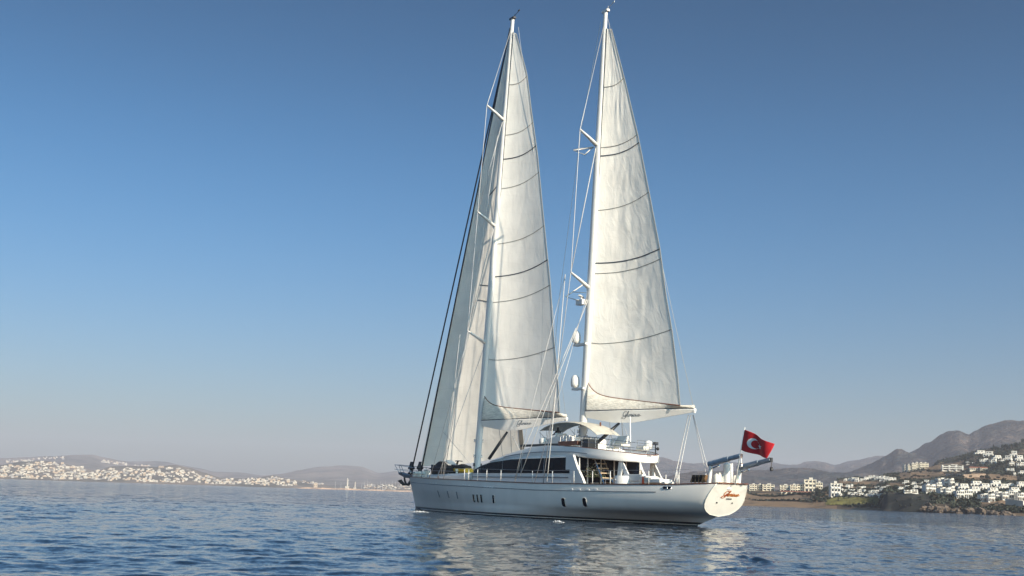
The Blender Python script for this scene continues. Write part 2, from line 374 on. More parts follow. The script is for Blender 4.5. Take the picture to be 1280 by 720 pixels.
def land_mat(name, scrub, soil, rock, sc_, bump=.6, bdist=1.0):
    m = bpy.data.materials.new(name); m.use_nodes = True; N, L = m.node_tree.nodes, m.node_tree.links; p = N['Principled BSDF']
    p.inputs['Roughness'].default_value = .95; p.inputs['Specular IOR Level'].default_value = .1
    tc = N.new('ShaderNodeTexCoord')
    def nz(scale, det=7, dist=.3):
        n = N.new('ShaderNodeTexNoise'); n.inputs['Scale'].default_value = scale; n.inputs['Detail'].default_value = det; n.inputs['Distortion'].default_value = dist
        L.new(tc.outputs['Object'], n.inputs['Vector']); return n
    at = N.new('ShaderNodeAttribute'); at.attribute_name = 'soil'
    a = nz(sc_); b = nz(sc_*5)
    mr = N.new('ShaderNodeMath'); mr.operation = 'ADD'; L.new(a.outputs[0], mr.inputs[0]); L.new(at.outputs['Fac'], mr.inputs[1])
    rp = N.new('ShaderNodeValToRGB'); rp.color_ramp.elements[0].position = .0; rp.color_ramp.elements[1].position = 1
    mul = N.new('ShaderNodeMath'); mul.operation = 'SUBTRACT'; mul.inputs[1].default_value = .5; L.new(mr.outputs[0], mul.inputs[0])
    rp.color_ramp.elements[0].position = .38; rp.color_ramp.elements[1].position = .62
    rp.color_ramp.elements[0].color = (*scrub, 1); rp.color_ramp.elements[1].color = (*soil, 1); L.new(mul.outputs[0], rp.inputs[0])
    mx = N.new('ShaderNodeMixRGB'); mx.inputs[2].default_value = (*rock, 1)
    r2 = N.new('ShaderNodeValToRGB'); r2.color_ramp.elements[0].position = .5; r2.color_ramp.elements[1].position = .68; L.new(b.outputs[0], r2.inputs[0])
    mm = N.new('ShaderNodeMath'); mm.operation = 'MULTIPLY'; mm.inputs[1].default_value = .6; L.new(r2.outputs[0], mm.inputs[0])
    L.new(mm.outputs[0], mx.inputs[0]); L.new(rp.outputs[0], mx.inputs[1]); L.new(mx.outputs[0], p.inputs['Base Color'])
    bu = N.new('ShaderNodeBump'); bu.inputs['Strength'].default_value = bump; bu.inputs['Distance'].default_value = bdist
    L.new(b.outputs[0], bu.inputs['Height']); L.new(bu.outputs[0], p.inputs['Normal'])
    return m
M['coast'] = land_mat('coast_ground', (.034, .036, .032), (.26, .175, .11), (.10, .085, .07), .03, .7, 1.5)
M['hill'] = land_mat('hill_ground', (.022, .032, .034), (.15, .115, .095), (.05, .05, .048), .011, 1.0, 30)
M['town'] = land_mat('town_ground', (.10, .095, .07), (.28, .22, .17), (.2, .17, .14), .006, .6, 6)

# near coast on the right: knots (distance, photograph row) along chosen azimuths
def soil_near(az, D, z):
    px = 640 + F*math.tan(az)*.985
    s = .42
    if px < 1040: s = .95 if D < 680 else .5
    if 1042 <= px < 1100: s = .42 if D < 600 else .55
    if 1035 < px < 1115 and 735 < D < 820: s = 1.0
    if 1100 <= px < 1158: s = .12 if D < 530 else .25 if D < 620 else .5  # dark cliff rock, with the shade of its face put into the colour
    if 1118 < px < 1175 and 760 < D < 900: s = .85
    if 1158 <= px < 1182 and D < 545: s = .55
    if 1182 <= px < 1215 and D < 545: s = .45
    if px >= 1215 and D < 520: s = .62
    if 1205 < px < 1262 and 700 < D < 770: s = 1.0
    if 1150 < px < 1215 and 870 < D < 990: s = .8
    return s
near = Land({
 700: [(560, 622), (600, 619), (900, 617), (1600, 622)],
 900: [(540, 630), (560, 627), (640, 622), (690, 617), (800, 616), (1600, 624)],
 935: [(535, 631), (560, 627.5), (620, 622), (690, 614), (800, 613), (1600, 624)],
 1010: [(530, 633), (556, 629), (620, 622), (680, 615), (800, 613), (1600, 626)],
 1036: [(520, 634), (545, 630), (600, 622.5), (680, 617), (800, 610), (1600, 628)],
 1050: [(515, 634.5), (535, 632), (570, 622.5), (650, 615), (735, 608), (815, 603), (880, 600), (1600, 632)],
 1075: [(500, 635), (520, 633), (560, 623), (650, 616), (735, 608), (815, 602), (880, 599), (1600, 632)],
 1096: [(490, 636), (505, 634), (555, 623), (650, 616), (735, 607), (815, 602), (880, 597.5), (1600, 632)],
 1110: [(480, 636.5), (484, 634), (505, 617), (600, 612), (720, 603), (860, 596), (900, 595), (1600, 630)],
 1140: [(470, 637.5), (473, 635), (500, 617), (600, 611), (720, 602), (860, 593), (960, 588), (1600, 630)],
 1156: [(468, 638), (471, 635.5), (500, 619), (600, 611), (720, 602), (860, 593), (960, 586), (1600, 630)],
 1175: [(465, 638.5), (470, 636), (500, 622), (560, 614), (640, 603), (760, 597), (870, 590), (1000, 580), (1120, 577), (1800, 620)],
 1200: [(462, 639.5), (468, 637), (500, 625), (540, 617), (620, 604), (740, 596), (870, 591), (980, 578), (1120, 572), (1800, 620)],
 1225: [(458, 640.5), (463, 638), (490, 629), (540, 620), (640, 605), (740, 597), (800, 592), (960, 573), (1120, 565), (1800, 620)],
 1250: [(454, 641.5), (460, 639), (484, 631), (540, 620), (640, 606), (740, 598), (800, 592), (960, 572), (1120, 561), (1800, 620)],
 1280: [(450, 642.5), (457, 640), (480, 632), (540, 622), (640, 608), (740, 600), (800, 594), (960, 572), (1150, 553), (1800, 620)],
 1420: [(430, 650), (437, 648), (480, 638), (640, 612), (960, 575), (1200, 548), (1800, 620)],
 1700: [(430, 659), (437, 657), (480, 648), (640, 624), (960, 590), (1200, 565), (1800, 635)]},
 445, 1800, 2.2, 45, 3, soil_near)
# shore line follows the first knot of each column: start every column below the water
for ks in near.kn:
    ks[0] = (ks[0][0], -.6); ks.insert(0, (ks[0][0]-14, -1.6)); ks[2] = (ks[2][0], max(ks[2][1], .5))
near.build('coast_hillside', M['coast'], 460, 260, 1.5)

def far_land(name, crest, D0, Dc, D1, m, rough, ns, naz, nD, seed, base=None, soil=None, shelf=None):
    cols = {}
    for px, y in crest:
        hy = azel(px, 618)[0]
        k = [(D0, None), (D1, None)]
        e = azel(px, y)[1]; z = CAM_H + Dc*e
        cols[px] = z
    L_ = Land({px: [(D0, 618), (D1, 618)] for px in cols}, D0, D1, rough, ns, seed, soil)
    L_.kn = []
    for px in L_.px:
        z = cols[px]; pts = [(D0, -1.0), (D0*1.012, 1.2)]
        for q in ((.12, .10), (.3, .26), (.5, .47), (.7, .70), (.86, .90), (1, 1)):
            zz = z*q[1] if shelf is None else z*shelf(q[0])
            pts.append((lerp(D0*1.012, Dc, q[0]), max(1.3, zz)))
        pts.append((D1, z*.6)); L_.kn.append(pts)
    L_.build(name, m, naz, nD); return L_
far_land('mountain', [(1090, 605), (1120, 588), (1147, 575), (1162, 566), (1180, 554), (1191, 548), (1201, 545), (1214, 548), (1223, 542.6), (1243, 533.5), (1263, 527), (1280, 525.4), (1340, 520), (1420, 516), (1500, 530), (1800, 575), (2100, 630)],
         1500, 2700, 3200, M['hill'], 36, 380, 300, 130, 11)
far_land('ridge', [(1000, 606), (1050, 597), (1090, 587), (1108, 578), (1124, 569.6), (1140, 574), (1160, 578), (1200, 576), (1260, 574), (1420, 570)],
         1500, 2500, 3000, M['hill'], 20, 220, 260, 110, 12)
far_land('foothill', [(740, 606), (800, 601), (870, 593), (925, 590), (981, 588.6), (1028, 589.5), (1057, 593), (1100, 598), (1150, 603), (1250, 605)],
         1650, 2300, 2700, M['hill'], 13, 170, 260, 90, 13)
far_land('far_range', [(560, 592), (640, 592), (700, 589), (760, 585), (800, 580), (827, 576.7), (860, 582), (890, 581), (925, 579), (965, 576), (981, 578.7), (996, 578.7), (1007, 574), (1021, 571), (1032, 572.4), (1044, 577), (1061, 572.4), (1079, 570.5), (1110, 571.5), (1150, 573), (1220, 576), (1300, 580)],
         3000, 4700, 5400, M['hill'], 34, 420, 340, 120, 14)
# the opposite shore on the left
FARL = far_land('left_far_hill', [(-900, 560), (-500, 566), (-160, 578), (-60, 577), (0, 575.5), (20, 573.5), (51, 570.5), (81, 568.5), (106, 568.5), (130, 572.5), (156, 576.6), (183, 577.6), (203, 578.6), (223, 582.7), (244, 586.7), (262, 591), (295, 592), (327, 595.5), (350, 592), (370, 588), (389, 585), (426, 583.8), (450, 585), (470, 591), (494, 588), (520, 590), (560, 594), (640, 598), (720, 603)],
         3700, 6200, 7000, M['town'], 16, 400, 300, 90, 15)
left = far_land('left_town_hill', [(-900, 566), (-500, 572), (-160, 584), (-60, 582), (0, 581), (22, 577), (51, 576.5), (75, 580), (100, 585), (118, 589), (135, 582.5), (160, 582), (190, 583), (214, 581.5), (235, 585.5), (254, 592), (275, 598), (300, 597.5), (320, 597), (340, 594.5), (356, 599), (380, 602), (400, 606), (425, 610.5), (450, 609), (470, 606), (500, 605), (540, 609), (620, 613), (700, 617)],
         2700, 3250, 3700, M['town'], 4, 160, 330, 70, 16, shelf=lambda q: .06+.94*q)

# ------------------------------------------------------------------ haze (one closed volume; the sky stays outside)
hz = MB(); hz.box((0, 0, 137), (14800, 14800, 280)); ho = hz.build('haze', [], None); struct(ho, 'stuff')
hm = bpy.data.materials.new('haze_air'); hm.use_nodes = True; N = hm.node_tree.nodes
N.remove(N['Principled BSDF']); pv = N.new('ShaderNodeVolumePrincipled'); pv.inputs['Density'].default_value = 1.7e-4
pv.inputs['Color'].default_value = (.76, .76, .90, 1); pv.inputs['Anisotropy'].default_value = .0
hm.node_tree.links.new(pv.outputs[0], N['Material Output'].inputs['Volume']); ho.data.materials.clear(); ho.data.materials.append(hm)
exec_after = []
# ------------------------------------------------------------------ buildings
M['wall'] = mat('house_wall', (.82, .79, .72), .8, var=.10, scale=.6)
M['wallc'] = mat('house_wall_cream', (.80, .73, .58), .8, var=.10, scale=.6)
M['pane'] = mat('house_window', (.03, .04, .05), .15)
M['tile'] = mat('roof_tile', (.36, .13, .07), .8, var=.2, scale=2)
M['slab'] = mat('roof_slab', (.55, .52, .46), .85, var=.15, scale=.5)
M['door'] = mat('house_door', (.12, .07, .04), .6)
def proto(kind, wallm):
    """unit building 10 wide (x), 8 deep, 6 high; front towards -y; base at z=0"""
    r = empty({'villa': 'villa', 'block': 'apartment_block', 'terrace': 'terraced_house', 'pavilion': 'pavilion'}[kind])
    wl = MB(); wins = []; balc = []; rf = MB()
    wl.box((0, 0, -.8), (10.2, 8.2, 1.7))                              # plinth reaching into the slope
    if kind == 'villa':
        wl.box((0, 0, 1.5), (10, 8, 3)); wl.box((1.2, .8, 4.4), (7, 6, 2.8)); rf.box((1.2, .8, 5.9), (7.3, 6.3, .22)); rf.box((0, 0, 3.06), (10.1, 8.1, .16))
        wins = [(-3.4, -4, 1.5, 1.7, 1.7), (-.6, -4, 1.4, 1.5, 1.9), (2.9, -4, 1.5, 2.2, 1.7), (-.6, -2.2, 4.4, 1.5, 1.5), (2.2, -2.2, 4.3, 2.4, 1.7)]
        side = [(5, -.8, 1.5, 2, 1.5), (4.7, .4, 4.4, 2, 1.5)]
        balc = [(1.2, -3.0, 3.5, 7, .8)]; door = (4.3, -4, 1.05, 1, 2.1)
    elif kind == 'terrace':
        wl.box((-2.5, 0, 2.5), (4.98, 8, 5)); wl.box((2.5, .9, 2.9), (5, 7, 5.8)); rf.box((-2.5, 0, 5.1), (5.2, 8.2, .2)); rf.box((2.5, .9, 5.9), (5.2, 7.2, .2))
        wins = [(x, y, z, 1.5, 1.6) for x, y in ((-3.8, -4), (-1.4, -4), (1.4, -2.6), (3.7, -2.6)) for z in (1.4, 4.0)]
        side = [(5, 0, 1.5, 1.6, 1.4), (5, 0, 4.2, 1.6, 1.4)]; balc = [(-2.5, -4.5, 2.75, 4.8, .7), (2.5, -3.1, 2.75, 4.6, .7)]; door = (2.5, -2.6, 1.05, 1, 2.1)
    elif kind == 'block':
        wl.box((0, 0, 3), (10, 8, 6))
        for x in (-4.7, -1.6, 1.6, 4.7): wl.box((x, -4.35, 3), (.5, .7, 6))
        rf.box((0, -.2, 6.1), (10.3, 8.6, .22)); rf.box((1, 1, 6.7), (3, 3, 1.0))
        wins = [(x, -4, z, 1.9, 1.15) for x in (-3.15, 0, 3.15) for z in (1.05, 3.05, 5.0)]
        side = [(5, y, z, 1.5, 1.1) for y in (-1.5, 1.5) for z in (1.1, 3.1, 5.0)]; balc = [(x, -4.4, z, 2.5, .5) for x in (-3.15, 0, 3.15) for z in (2.0, 4.0)]; door = (4.0, -4, .8, .7, 1.5)
    else:
        wl.box((0, 0, 2), (10, 8, 4)); 
        rf.rings([[(-5.4, -4.4, 4), (-5.4, 4.4, 4), (-5.2, 0, 5.8)], [(5.4, -4.4, 4), (5.4, 4.4, 4), (5.2, 0, 5.8)]])
        wins = [(-4+k*1.6, -4, 2.2, 1.0, 2.0) for k in range(6)]; side = [(5, 0, 2.2, 2, 1.8)]; door = (4.6, -4, 1.4, .5, 2.6)
    wl.build('wall', wallm, r); rf.build('roof', M['tile'] if kind == 'pavilion' else M['slab'], r)
    for x, y, z, ww, hh in wins: b = MB(); b.box((x, y-.02, z), (ww, .16, hh)); b.build('window', M['pane'], r)
    for x, y, z, ww, hh in side:
        b = MB(); b.box((x+.02, y, z), (.16, ww, hh)); b.build('window', M['pane'], r)
    for x, y, z, ww, hh in balc:
        b = MB(); b.box((x, y-.15, z), (ww, 1.1, .16)); b.box((x, y-.68, z+.4), (ww, .08, .7)); b.build('balcony', wallm, r)
    x, y, z, ww, hh = door; b = MB(); b.box((x, y-.03, z), (ww, .14, hh)); b.build('door', M['door'], r)
    return r
PROTO = {}
def building(kind, cream, px, py, wpx, hpx, label, group, rot=None, land=near, depth=None, cat=None):
    key = (kind, cream)
    if key in PROTO: o = copy_tree(PROTO[key])
    else: o = proto(kind, M['wallc'] if cream else M['wall']); PROTO[key] = o
    az, D, P = land.place(px, py); s = D/F
    o.location = P - Vector((0, 0, .3)); W, H = wpx*s, hpx*s
    o.scale = (W/10, min(max(W, 6)/10, 1.3), (H+.3)/6)
    o.rotation_euler = (0, 0, -az + (rot if rot is not None else random.uniform(-.25, .35)))
    tag(o, label, cat or {'villa': 'house', 'terrace': 'house', 'block': 'building', 'pavilion': 'building'}[kind], group)
    return o
ORD = ['leftmost', 'second', 'third', 'fourth', 'fifth', 'sixth', 'seventh', 'eighth', 'ninth', 'tenth', 'eleventh', 'twelfth', 'thirteenth', 'fourteenth', 'fifteenth', 'sixteenth', 'seventeenth', 'eighteenth', 'nineteenth', 'twentieth']
def row(items, kind, cream, noun, where, group, rot=None):
    items = sorted(items)
    for i, it in enumerate(items):
        px, py, ww, hh = it[:4]; k = it[4] if len(it) > 4 else kind
        word = ORD[i] if i == 0 else ('rightmost' if i == len(items)-1 else ORD[i]+' from left')
        building(k, cream, px, py, ww, hh, f'{word} {noun} {where}', group, rot)
row([(941, 613, 9, 6.8), (949.7, 613, 5, 6.8), (960, 613.2, 14, 6.8)], 'block', True, 'low cream hotel block', 'just right of the yacht stern above the beach', 'low hotel blocks above the beach', .1)
row([(981, 614, 12, 7), (992, 614.3, 9, 7.5), (1001.5, 614.8, 10, 8.5), (1012.5, 615, 14, 14), (1023.5, 615.5, 8, 11)], 'block', True, 'block', 'of the stepped cream hotel behind the beach pavilion', 'stepped hotel blocks', .1)
building('pavilion', True, 995, 617.5, 35, 3.6, 'long low pavilion with red tiled roof in front of the cream hotel', None, .05)
building('block', False, 1043.5, 621.5, 11.5, 15.5, 'tall white apartment block with dark balconies right of the cream hotel', None, .2)
row([(1051.3, 608.5, 3.4, 4), (1059, 610, 5, 4), (1064.3, 608.5, 3, 3), (1074.5, 612.5, 5, 4, 'terrace'), (1079.5, 611, 5, 3), (1098, 611, 8, 3.3, 'terrace'), (1104, 611, 6, 3), (1109.6, 610, 5, 3)], 'villa', False, 'white house', 'in the row just under the bare orange soil band', 'houses under the soil band')
row([(1051.5, 614.5, 3.3, 3.3), (1057, 615.5, 4.4, 3.5), (1062, 615, 3.4, 3), (1066.5, 615, 3.6, 3), (1074.3, 616.5, 5, 5, 'terrace'), (1080, 616, 3.2, 3.6), (1090, 617.5, 6.5, 4.6, 'terrace'), (1095.5, 617.5, 5, 4.8, 'terrace'), (1102, 616.5, 3.6, 4)], 'villa', False, 'white house', 'in the middle row above the green shore strip', 'houses in the middle row')
row([(1048.8, 621.5, 5, 4.5), (1061.5, 620, 5, 4.5), (1067.8, 621, 7.5, 5.5, 'terrace'), (1075.3, 620.5, 6, 4.2), (1084, 622.3, 6.3, 5, 'terrace'), (1090, 622.3, 5.4, 5, 'terrace'), (1096.3, 622, 4, 5), (1101, 621.5, 3.6, 4)], 'villa', False, 'white house', 'in the bottom row right behind the green shore strip', 'houses in the bottom row')
row([(1056.5, 601.3, 3, 3), (1061, 600.8, 3.2, 3), (1066, 601.3, 5.2, 4), (1071, 602, 4.3, 4.6), (1076.3, 601.3, 3.2, 3), (1082, 600.5, 6.3, 4), (1087.5, 599.8, 6, 4.6), (1092, 599.3, 3.4, 4.2), (1097.3, 599.8, 6.3, 4.2), (1103, 600.2, 5.2, 5), (1108, 601.3, 4.8, 5), (1113, 602, 6, 5), (1118.5, 601, 3.4, 4)], 'villa', False, 'white villa', 'on the low ridge above the orange soil band', 'villas on the low ridge')
row([(1131.5, 589.5, 4.3, 6.5), (1136, 589.3, 5, 7.2), (1141, 588, 5, 7.4), (1146, 586.7, 5.5, 7), (1151, 585.8, 5.5, 6.2), (1156.5, 585.4, 5.5, 5.4)], 'block', True, 'tower', 'of the sunlit cream hotel on the hill crest', 'hotel towers on the crest', .35)
row([(1132.5, 605.5, 7, 4.6), (1142, 606.8, 6, 4), (1149.8, 606.6, 6, 4), (1157.5, 604.2, 7, 4), (1166, 604.2, 6.5, 4)], 'villa', False, 'villa', 'in the upper row above the dark cliff', 'villas in the upper cliff row')
row([(1125, 612, 6, 3.2), (1133.3, 610.5, 6, 3.4), (1138.5, 615.5, 15, 3, 'terrace'), (1144.3, 611.2, 6.3, 4), (1150.3, 612, 5.2, 4)], 'villa', False, 'shaded villa', 'in the lower row on top of the dark cliff', 'villas in the lower cliff row')
row([(1158, 615.5, 5.5, 10), (1164, 615.8, 7.5, 9.4), (1172.3, 610.5, 7, 7), (1177, 619, 7.5, 9.2), (1183.5, 619.5, 7, 9.2), (1188.7, 617.5, 6, 9)], 'terrace', False, 'tall white terraced house', 'beside the cliff where the pale rock begins', 'terraced houses beside the cliff', .35)
row([(1175, 603.2, 8, 5), (1182.5, 607.5, 7, 8.5), (1188.3, 608, 5.6, 9)], 'terrace', False, 'white block', 'behind the terraced houses below the long grey hillside building', 'blocks behind the terraced houses', .35)
row([(1199, 623.3, 9.3, 10), (1209, 623.4, 9.3, 10.5), (1229, 626.6, 9, 9), (1237.7, 627.2, 8, 9), (1247, 624.5, 7.5, 9), (1255, 624.6, 7, 9), (1265.5, 622.6, 10, 8.5), (1275.5, 626, 9.6, 9)], 'terrace', False, 'white terraced house', 'in the front row just above the shore rocks', 'terraced houses in the front row', .3)
row([(1203, 612.5, 12, 7), (1217.5, 617, 11, 7.8), (1240, 617, 11.5, 6.8), (1266.5, 615.5, 11.5, 5.6)], 'villa', False, 'broad white villa', 'in the second row up from the shore rocks', 'villas in the second row', .3)
row([(1194.6, 608.5, 4.6, 4.2), (1219, 608, 13, 6.2), (1229.8, 612.3, 11, 7), (1243.5, 608.4, 12, 6.6), (1253.5, 612, 10.6, 6.4), (1262, 608.4, 7.6, 4), (1275.5, 609.6, 10, 6.6)], 'villa', False, 'white villa', 'in the third row below the dark bushes', 'villas in the third row', .3)
building('block', False, 1190.5, 588.5, 23, 6, 'long grey terraced building on the hillside below the big mountain', None, .05)
building('pavilion', True, 1219, 588, 12, 4.2, 'red roofed building right of the long grey hillside building', None, .1)
building('pavilion', True, 1229.5, 588, 8, 3.8, 'small red roofed house furthest right on the orange terrace', None, .1)
row([(1224.5, 568.8, 11, 5.2), (1235.5, 571.4, 10.5, 6.2), (1245.8, 574.8, 9, 5), (1259.8, 577.5, 8.8, 7), (1267, 571.6, 8, 7), (1273.5, 577, 8.6, 7)], 'villa', False, 'white villa', 'in the topmost row of the upper village', 'villas in the upper village')
row([(1212, 580, 7, 3.4), (1230, 579.8, 9, 6), (1240.6, 580, 8, 5.4), (1251.5, 580.6, 6.3, 5), (1264, 582, 6, 4.2), (1276, 584.6, 9, 6)], 'terrace', False, 'white house', 'in the middle row of the upper village', 'houses in the upper village')
row([(1259, 588.6, 3.6, 2.6), (1265, 589.8, 4.4, 4), (1267.5, 594, 3.4, 3), (1277, 592.8, 7, 4)], 'villa', False, 'small white house', 'in the lowest row of the upper village', 'houses in the lowest upper row')
# retaining walls
def wall_between(p1, p2, hpx, name, label, m, th=.6, dz=0):
    a = near.place(*p1); b = near.place(*p2); A, Bq = a[2], b[2]; h = hpx*a[1]/F
    mb = MB(); d = (Bq-A); n = Vector((-d.y, d.x, 0)).normalized()*th/2
    k = max(2, int(d.length/6)); rr = []
    for i in range(k+1):
        q = A.lerp(Bq, i/k); rr.append([q-n+Vector((0, 0, -2)), q+n+Vector((0, 0, -2)), q+n+Vector((0, 0, h+dz)), q-n+Vector((0, 0, h+dz))])
    mb.rings(rr); return tag(mb.build(name, m), label, 'wall')
M['stone'] = mat('retaining_stone', (.30, .22, .16), .9, var=.3, scale=.8, bump=.5, bscale=2)
wall_between((1257.5, 631), (1280, 634), 6.5, 'retaining_wall', 'pale sloping retaining wall at the right edge above the shore', M['slab'])
wall_between((1238, 630), (1257, 630), 2.8, 'retaining_wall', 'low brown stone wall below the front row of houses', M['stone'])
wall_between((1204, 597.5), (1232, 596.5), 4.0, 'retaining_wall', 'orange stone terrace wall under the red roofed buildings', M['stone'])
wall_between((1183, 595), (1212, 595.5), 2.0, 'retaining_wall', 'grey terrace wall under the long grey building', M['slab'])

# tiny town on the opposite shore
def tiny_house(v):
    mb = MB()
    if v == 0: mb.box((0, 0, 1.6), (9, 8, 5.2)); mb.box((1.5, .5, 5), (5, 6, 2.2))
    elif v == 1: mb.box((-2.3, 0, 1.4), (4.6, 8, 5)); mb.box((2.3, .6, 2.3), (5, 7, 6.4))
    elif v == 2: mb.box((0, 0, 1.2), (12, 8, 4.6)); mb.box((-3, .5, 4.2), (4, 5, 1.8))
    else: mb.box((0, 0, 2.2), (7, 7, 7.2)); mb.box((0, 0, 6.1), (7.4, 7.4, .5))
    for x in (-2.6, 0, 2.4): mb.box((x, -4.02 if v < 3 else -3.55, 1.6), (1.5, .12, 1.5), mi=1)
    return mb
THM = []
wmats = [mat('town_wall_white', (.56, .51, .43), .8), mat('town_wall_sand', (.50, .39, .28), .8), mat('town_wall_grey', (.33, .31, .29), .8)]
for wm in wmats:
    for v in range(4): THM.append(tiny_house(v).mesh('tiny_house', [wm, M['pane']]))
TOWN = []
def town(n, pxr, topf, botf, label, group, size=(4.2, 6.6), bias=1.0, flat=False):
    made = 0; tries = 0
    while made < n and tries < n*40:
        tries += 1
        px = random.uniform(*pxr); t, b_ = topf(px), botf(px)
        if t >= b_: continue
        py = lerp(t, b_, random.random()**bias)
        if any(abs(px-q[0]) < 3.1 and abs(py-q[1]) < 1.7 for q in TOWN): continue
        TOWN.append((px, py))
        az, D, P = left.place(px, py)
        if D > 3600: continue
        wi = random.choices((0, 1, 2), (6, 3, 2))[0]
        o = bpy.data.objects.new('house', THM[wi*4+random.randrange(4)]); COL.objects.link(o)
        o.location = P - Vector((0, 0, .8)); s = random.uniform(*size)*D/F/9*.8
        o.scale = (s*random.uniform(.85, 1.35), s, s*random.uniform(.65, .95)); o.rotation_euler = (0, 0, -az+random.uniform(-.5, .7))
        tag(o, label, 'house', group); made += 1
shore = lambda px: 598.3 + .0300*px
def crest_town(px): return float(np.interp(px, [-20, 0, 22, 51, 75, 92, 106, 112, 118, 135, 160, 190, 214, 235, 254, 275, 300, 330, 350, 362, 380, 420, 460, 500], [586, 585, 580, 578, 579, 582, 587, 594, 588, 586, 584, 585, 583, 587, 593.5, 599.5, 598.5, 597, 596, 600, 603.5, 607, 607, 606]))
town(70, (0, 108), lambda p: crest_town(p)+.5, lambda p: shore(p)-1.2, 'tiny pale house in the dense hillside town at the far left', 'houses of the dense town')
town(50, (112, 232), lambda p: crest_town(p)+.6, lambda p: shore(p)-1.2, 'tiny pale house on the middle slope across the bay', 'houses of the middle slope')
town(45, (234, 372), lambda p: crest_town(p)+.6, lambda p: shore(p)-1.2, 'tiny pale house on the low slope left of the square tower', 'houses left of the square tower')
town(12, (376, 450), lambda p: shore(p)-10, lambda p: shore(p)-4.5, 'tiny pale house scattered behind the breakwater towers', 'houses behind the towers', (2.6, 4.2))
town(28, (455, 516), lambda p: crest_town(p)+.8, lambda p: shore(p)-1.8, 'tiny pale house behind the marina masts near the bow', 'houses behind the marina', (2.6, 4.4))
def far_mass():
    mb = MB(); rnd = random.Random(21); n = 0; left_far = FARL
    def put(P, az, s):
        c, sn = math.cos(-az+rnd.uniform(-.5, .7)), math.sin(-az+rnd.uniform(-.3, .3)); w_, h_ = s*rnd.uniform(.8, 1.5), s*rnd.uniform(.5, .8)
        mb.box(P+Vector((0, 0, h_*.2)), (w_, s, h_*1.5), rz=math.atan2(sn, c), mi=rnd.choices((0, 1, 2), (6, 3, 2))[0])
        if rnd.random() < .4: mb.box(P+Vector((rnd.uniform(-1, 1), 0, h_*1.1)), (w_*.5, s*.7, h_*.5), rz=math.atan2(sn, c), mi=0)
    for k in range(2600):
        px = rnd.uniform(-30, 516)
        if 372 < px < 380 or 108 < px < 112: continue
        if 376 < px < 452 and rnd.random() < .6: continue
        t, b_ = crest_town(px)+(1 if px < 376 else 0), shore(px)-(1.0 if px < 376 else 4.2)
        if b_ <= t: continue
        py = lerp(t, b_, rnd.random()**.9)
        if noise.noise((px*.09, py*.22, 5)) < -.10: continue
        if any(abs(px-q[0]) < 1.9 and abs(py-q[1]) < 1.15 for q in TOWN): continue
        TOWN.append((px, py)); az, D, P = left.place(px, py)
        if D < 3600: put(P, az, rnd.uniform(2.0, 3.4)*D/F*.8); n += 1
        if n > 360: break
    for (x0, x1, y0, y1, k_) in ((6, 42, 576.5, 574, 30), (48, 84, 573.0, 571.5, 16), (126, 158, 576, 579.5, 46), (166, 190, 580.5, 582, 12)):
        for k in range(k_):
            px = rnd.uniform(x0, x1); t = (px-x0)/(x1-x0); az, D, P = left_far.place(px, lerp(y0, y1, t)+rnd.uniform(-.2, 2.6)); put(P, az, rnd.uniform(1.4, 2.4)*D/F*.8)
    tag(mb.build('distant_houses', wmats), 'tiny pale specks of houses filling the town across the bay', 'houses', kind='stuff')
far_mass()
def pole_thing(name, px, py, hpx, r, label, cat, m, D=2650, top=None, group=None):
    az, _ = azel(px, py); s = D/F; h = hpx*s
    root = empty(name, (D*math.sin(az), D*math.cos(az), .5))
    mb = MB(); mb.lathe((0, 0, 0), [(r, -2), (r, h*.78), (r*1.5, h*.78), (r*1.5, h*.81), (r*.8, h*.81), (r*.8, h*.92), (.2, h)], 12); mb.build('shaft', m, root)
    if top: b = MB(); b.box((0, 0, h*.15), (r*4.5, r*4.5, h*.3)); b.build('base', m, root)
    return tag(root, label, cat, group)
pole_thing('minaret', 434, 609.5, 14, 1.9, 'taller pale tower standing behind the breakwater', 'tower', wmats[0], top=True)
pole_thing('minaret', 443.6, 610, 10, 1.3, 'shorter slim pale tower right of the taller tower', 'tower', wmats[0], top=True)
az, _ = azel(394.5, 608); kp = empty('square_tower', (2640*math.sin(az), 2640*math.cos(az), .5), -az)
mb = MB(); mb.box((0, 0, 5.2), (8.6, 8, 13)); 
for k in range(4): mb.box((-3.6+k*2.4, -3.6, 12.2), (1.2, .8, 1.0))
mb.build('wall', wmats[1], kp)
for x in (-2, 2): b = MB(); b.box((x, -4.02, 7), (1.1, .14, 1.8)); b.build('window', M['pane'], kp)
tag(kp, 'square sand coloured tower at the left end of the breakwater', 'tower')
mb = MB(); pts = []
for px in range(372, 530, 6):
    az, _ = azel(px, 610); D = 2600 + 8*math.sin(px*.2); pts.append(Vector((D*math.sin(az), D*math.cos(az), 0)))
rr = []
for i, q in enumerate(pts):
    h = (3.2 if i > 1 else 1.6)+random.uniform(-.7, .7); wv = Vector((0, 6, 0)); rr.append([q-wv*1.4+Vector((0, 0, -1)), q-wv*.4+Vector((0, 0, h)), q+wv*.4+Vector((0, 0, h)), q+wv*1.4+Vector((0, 0, -1))])
mb.rings(rr); tag(mb.build('breakwater', mat('breakwater_rock', (.50, .34, .23), .9, var=.3, scale=.2)), 'long sand coloured stone breakwater in front of the marina', 'breakwater')
sbp = None
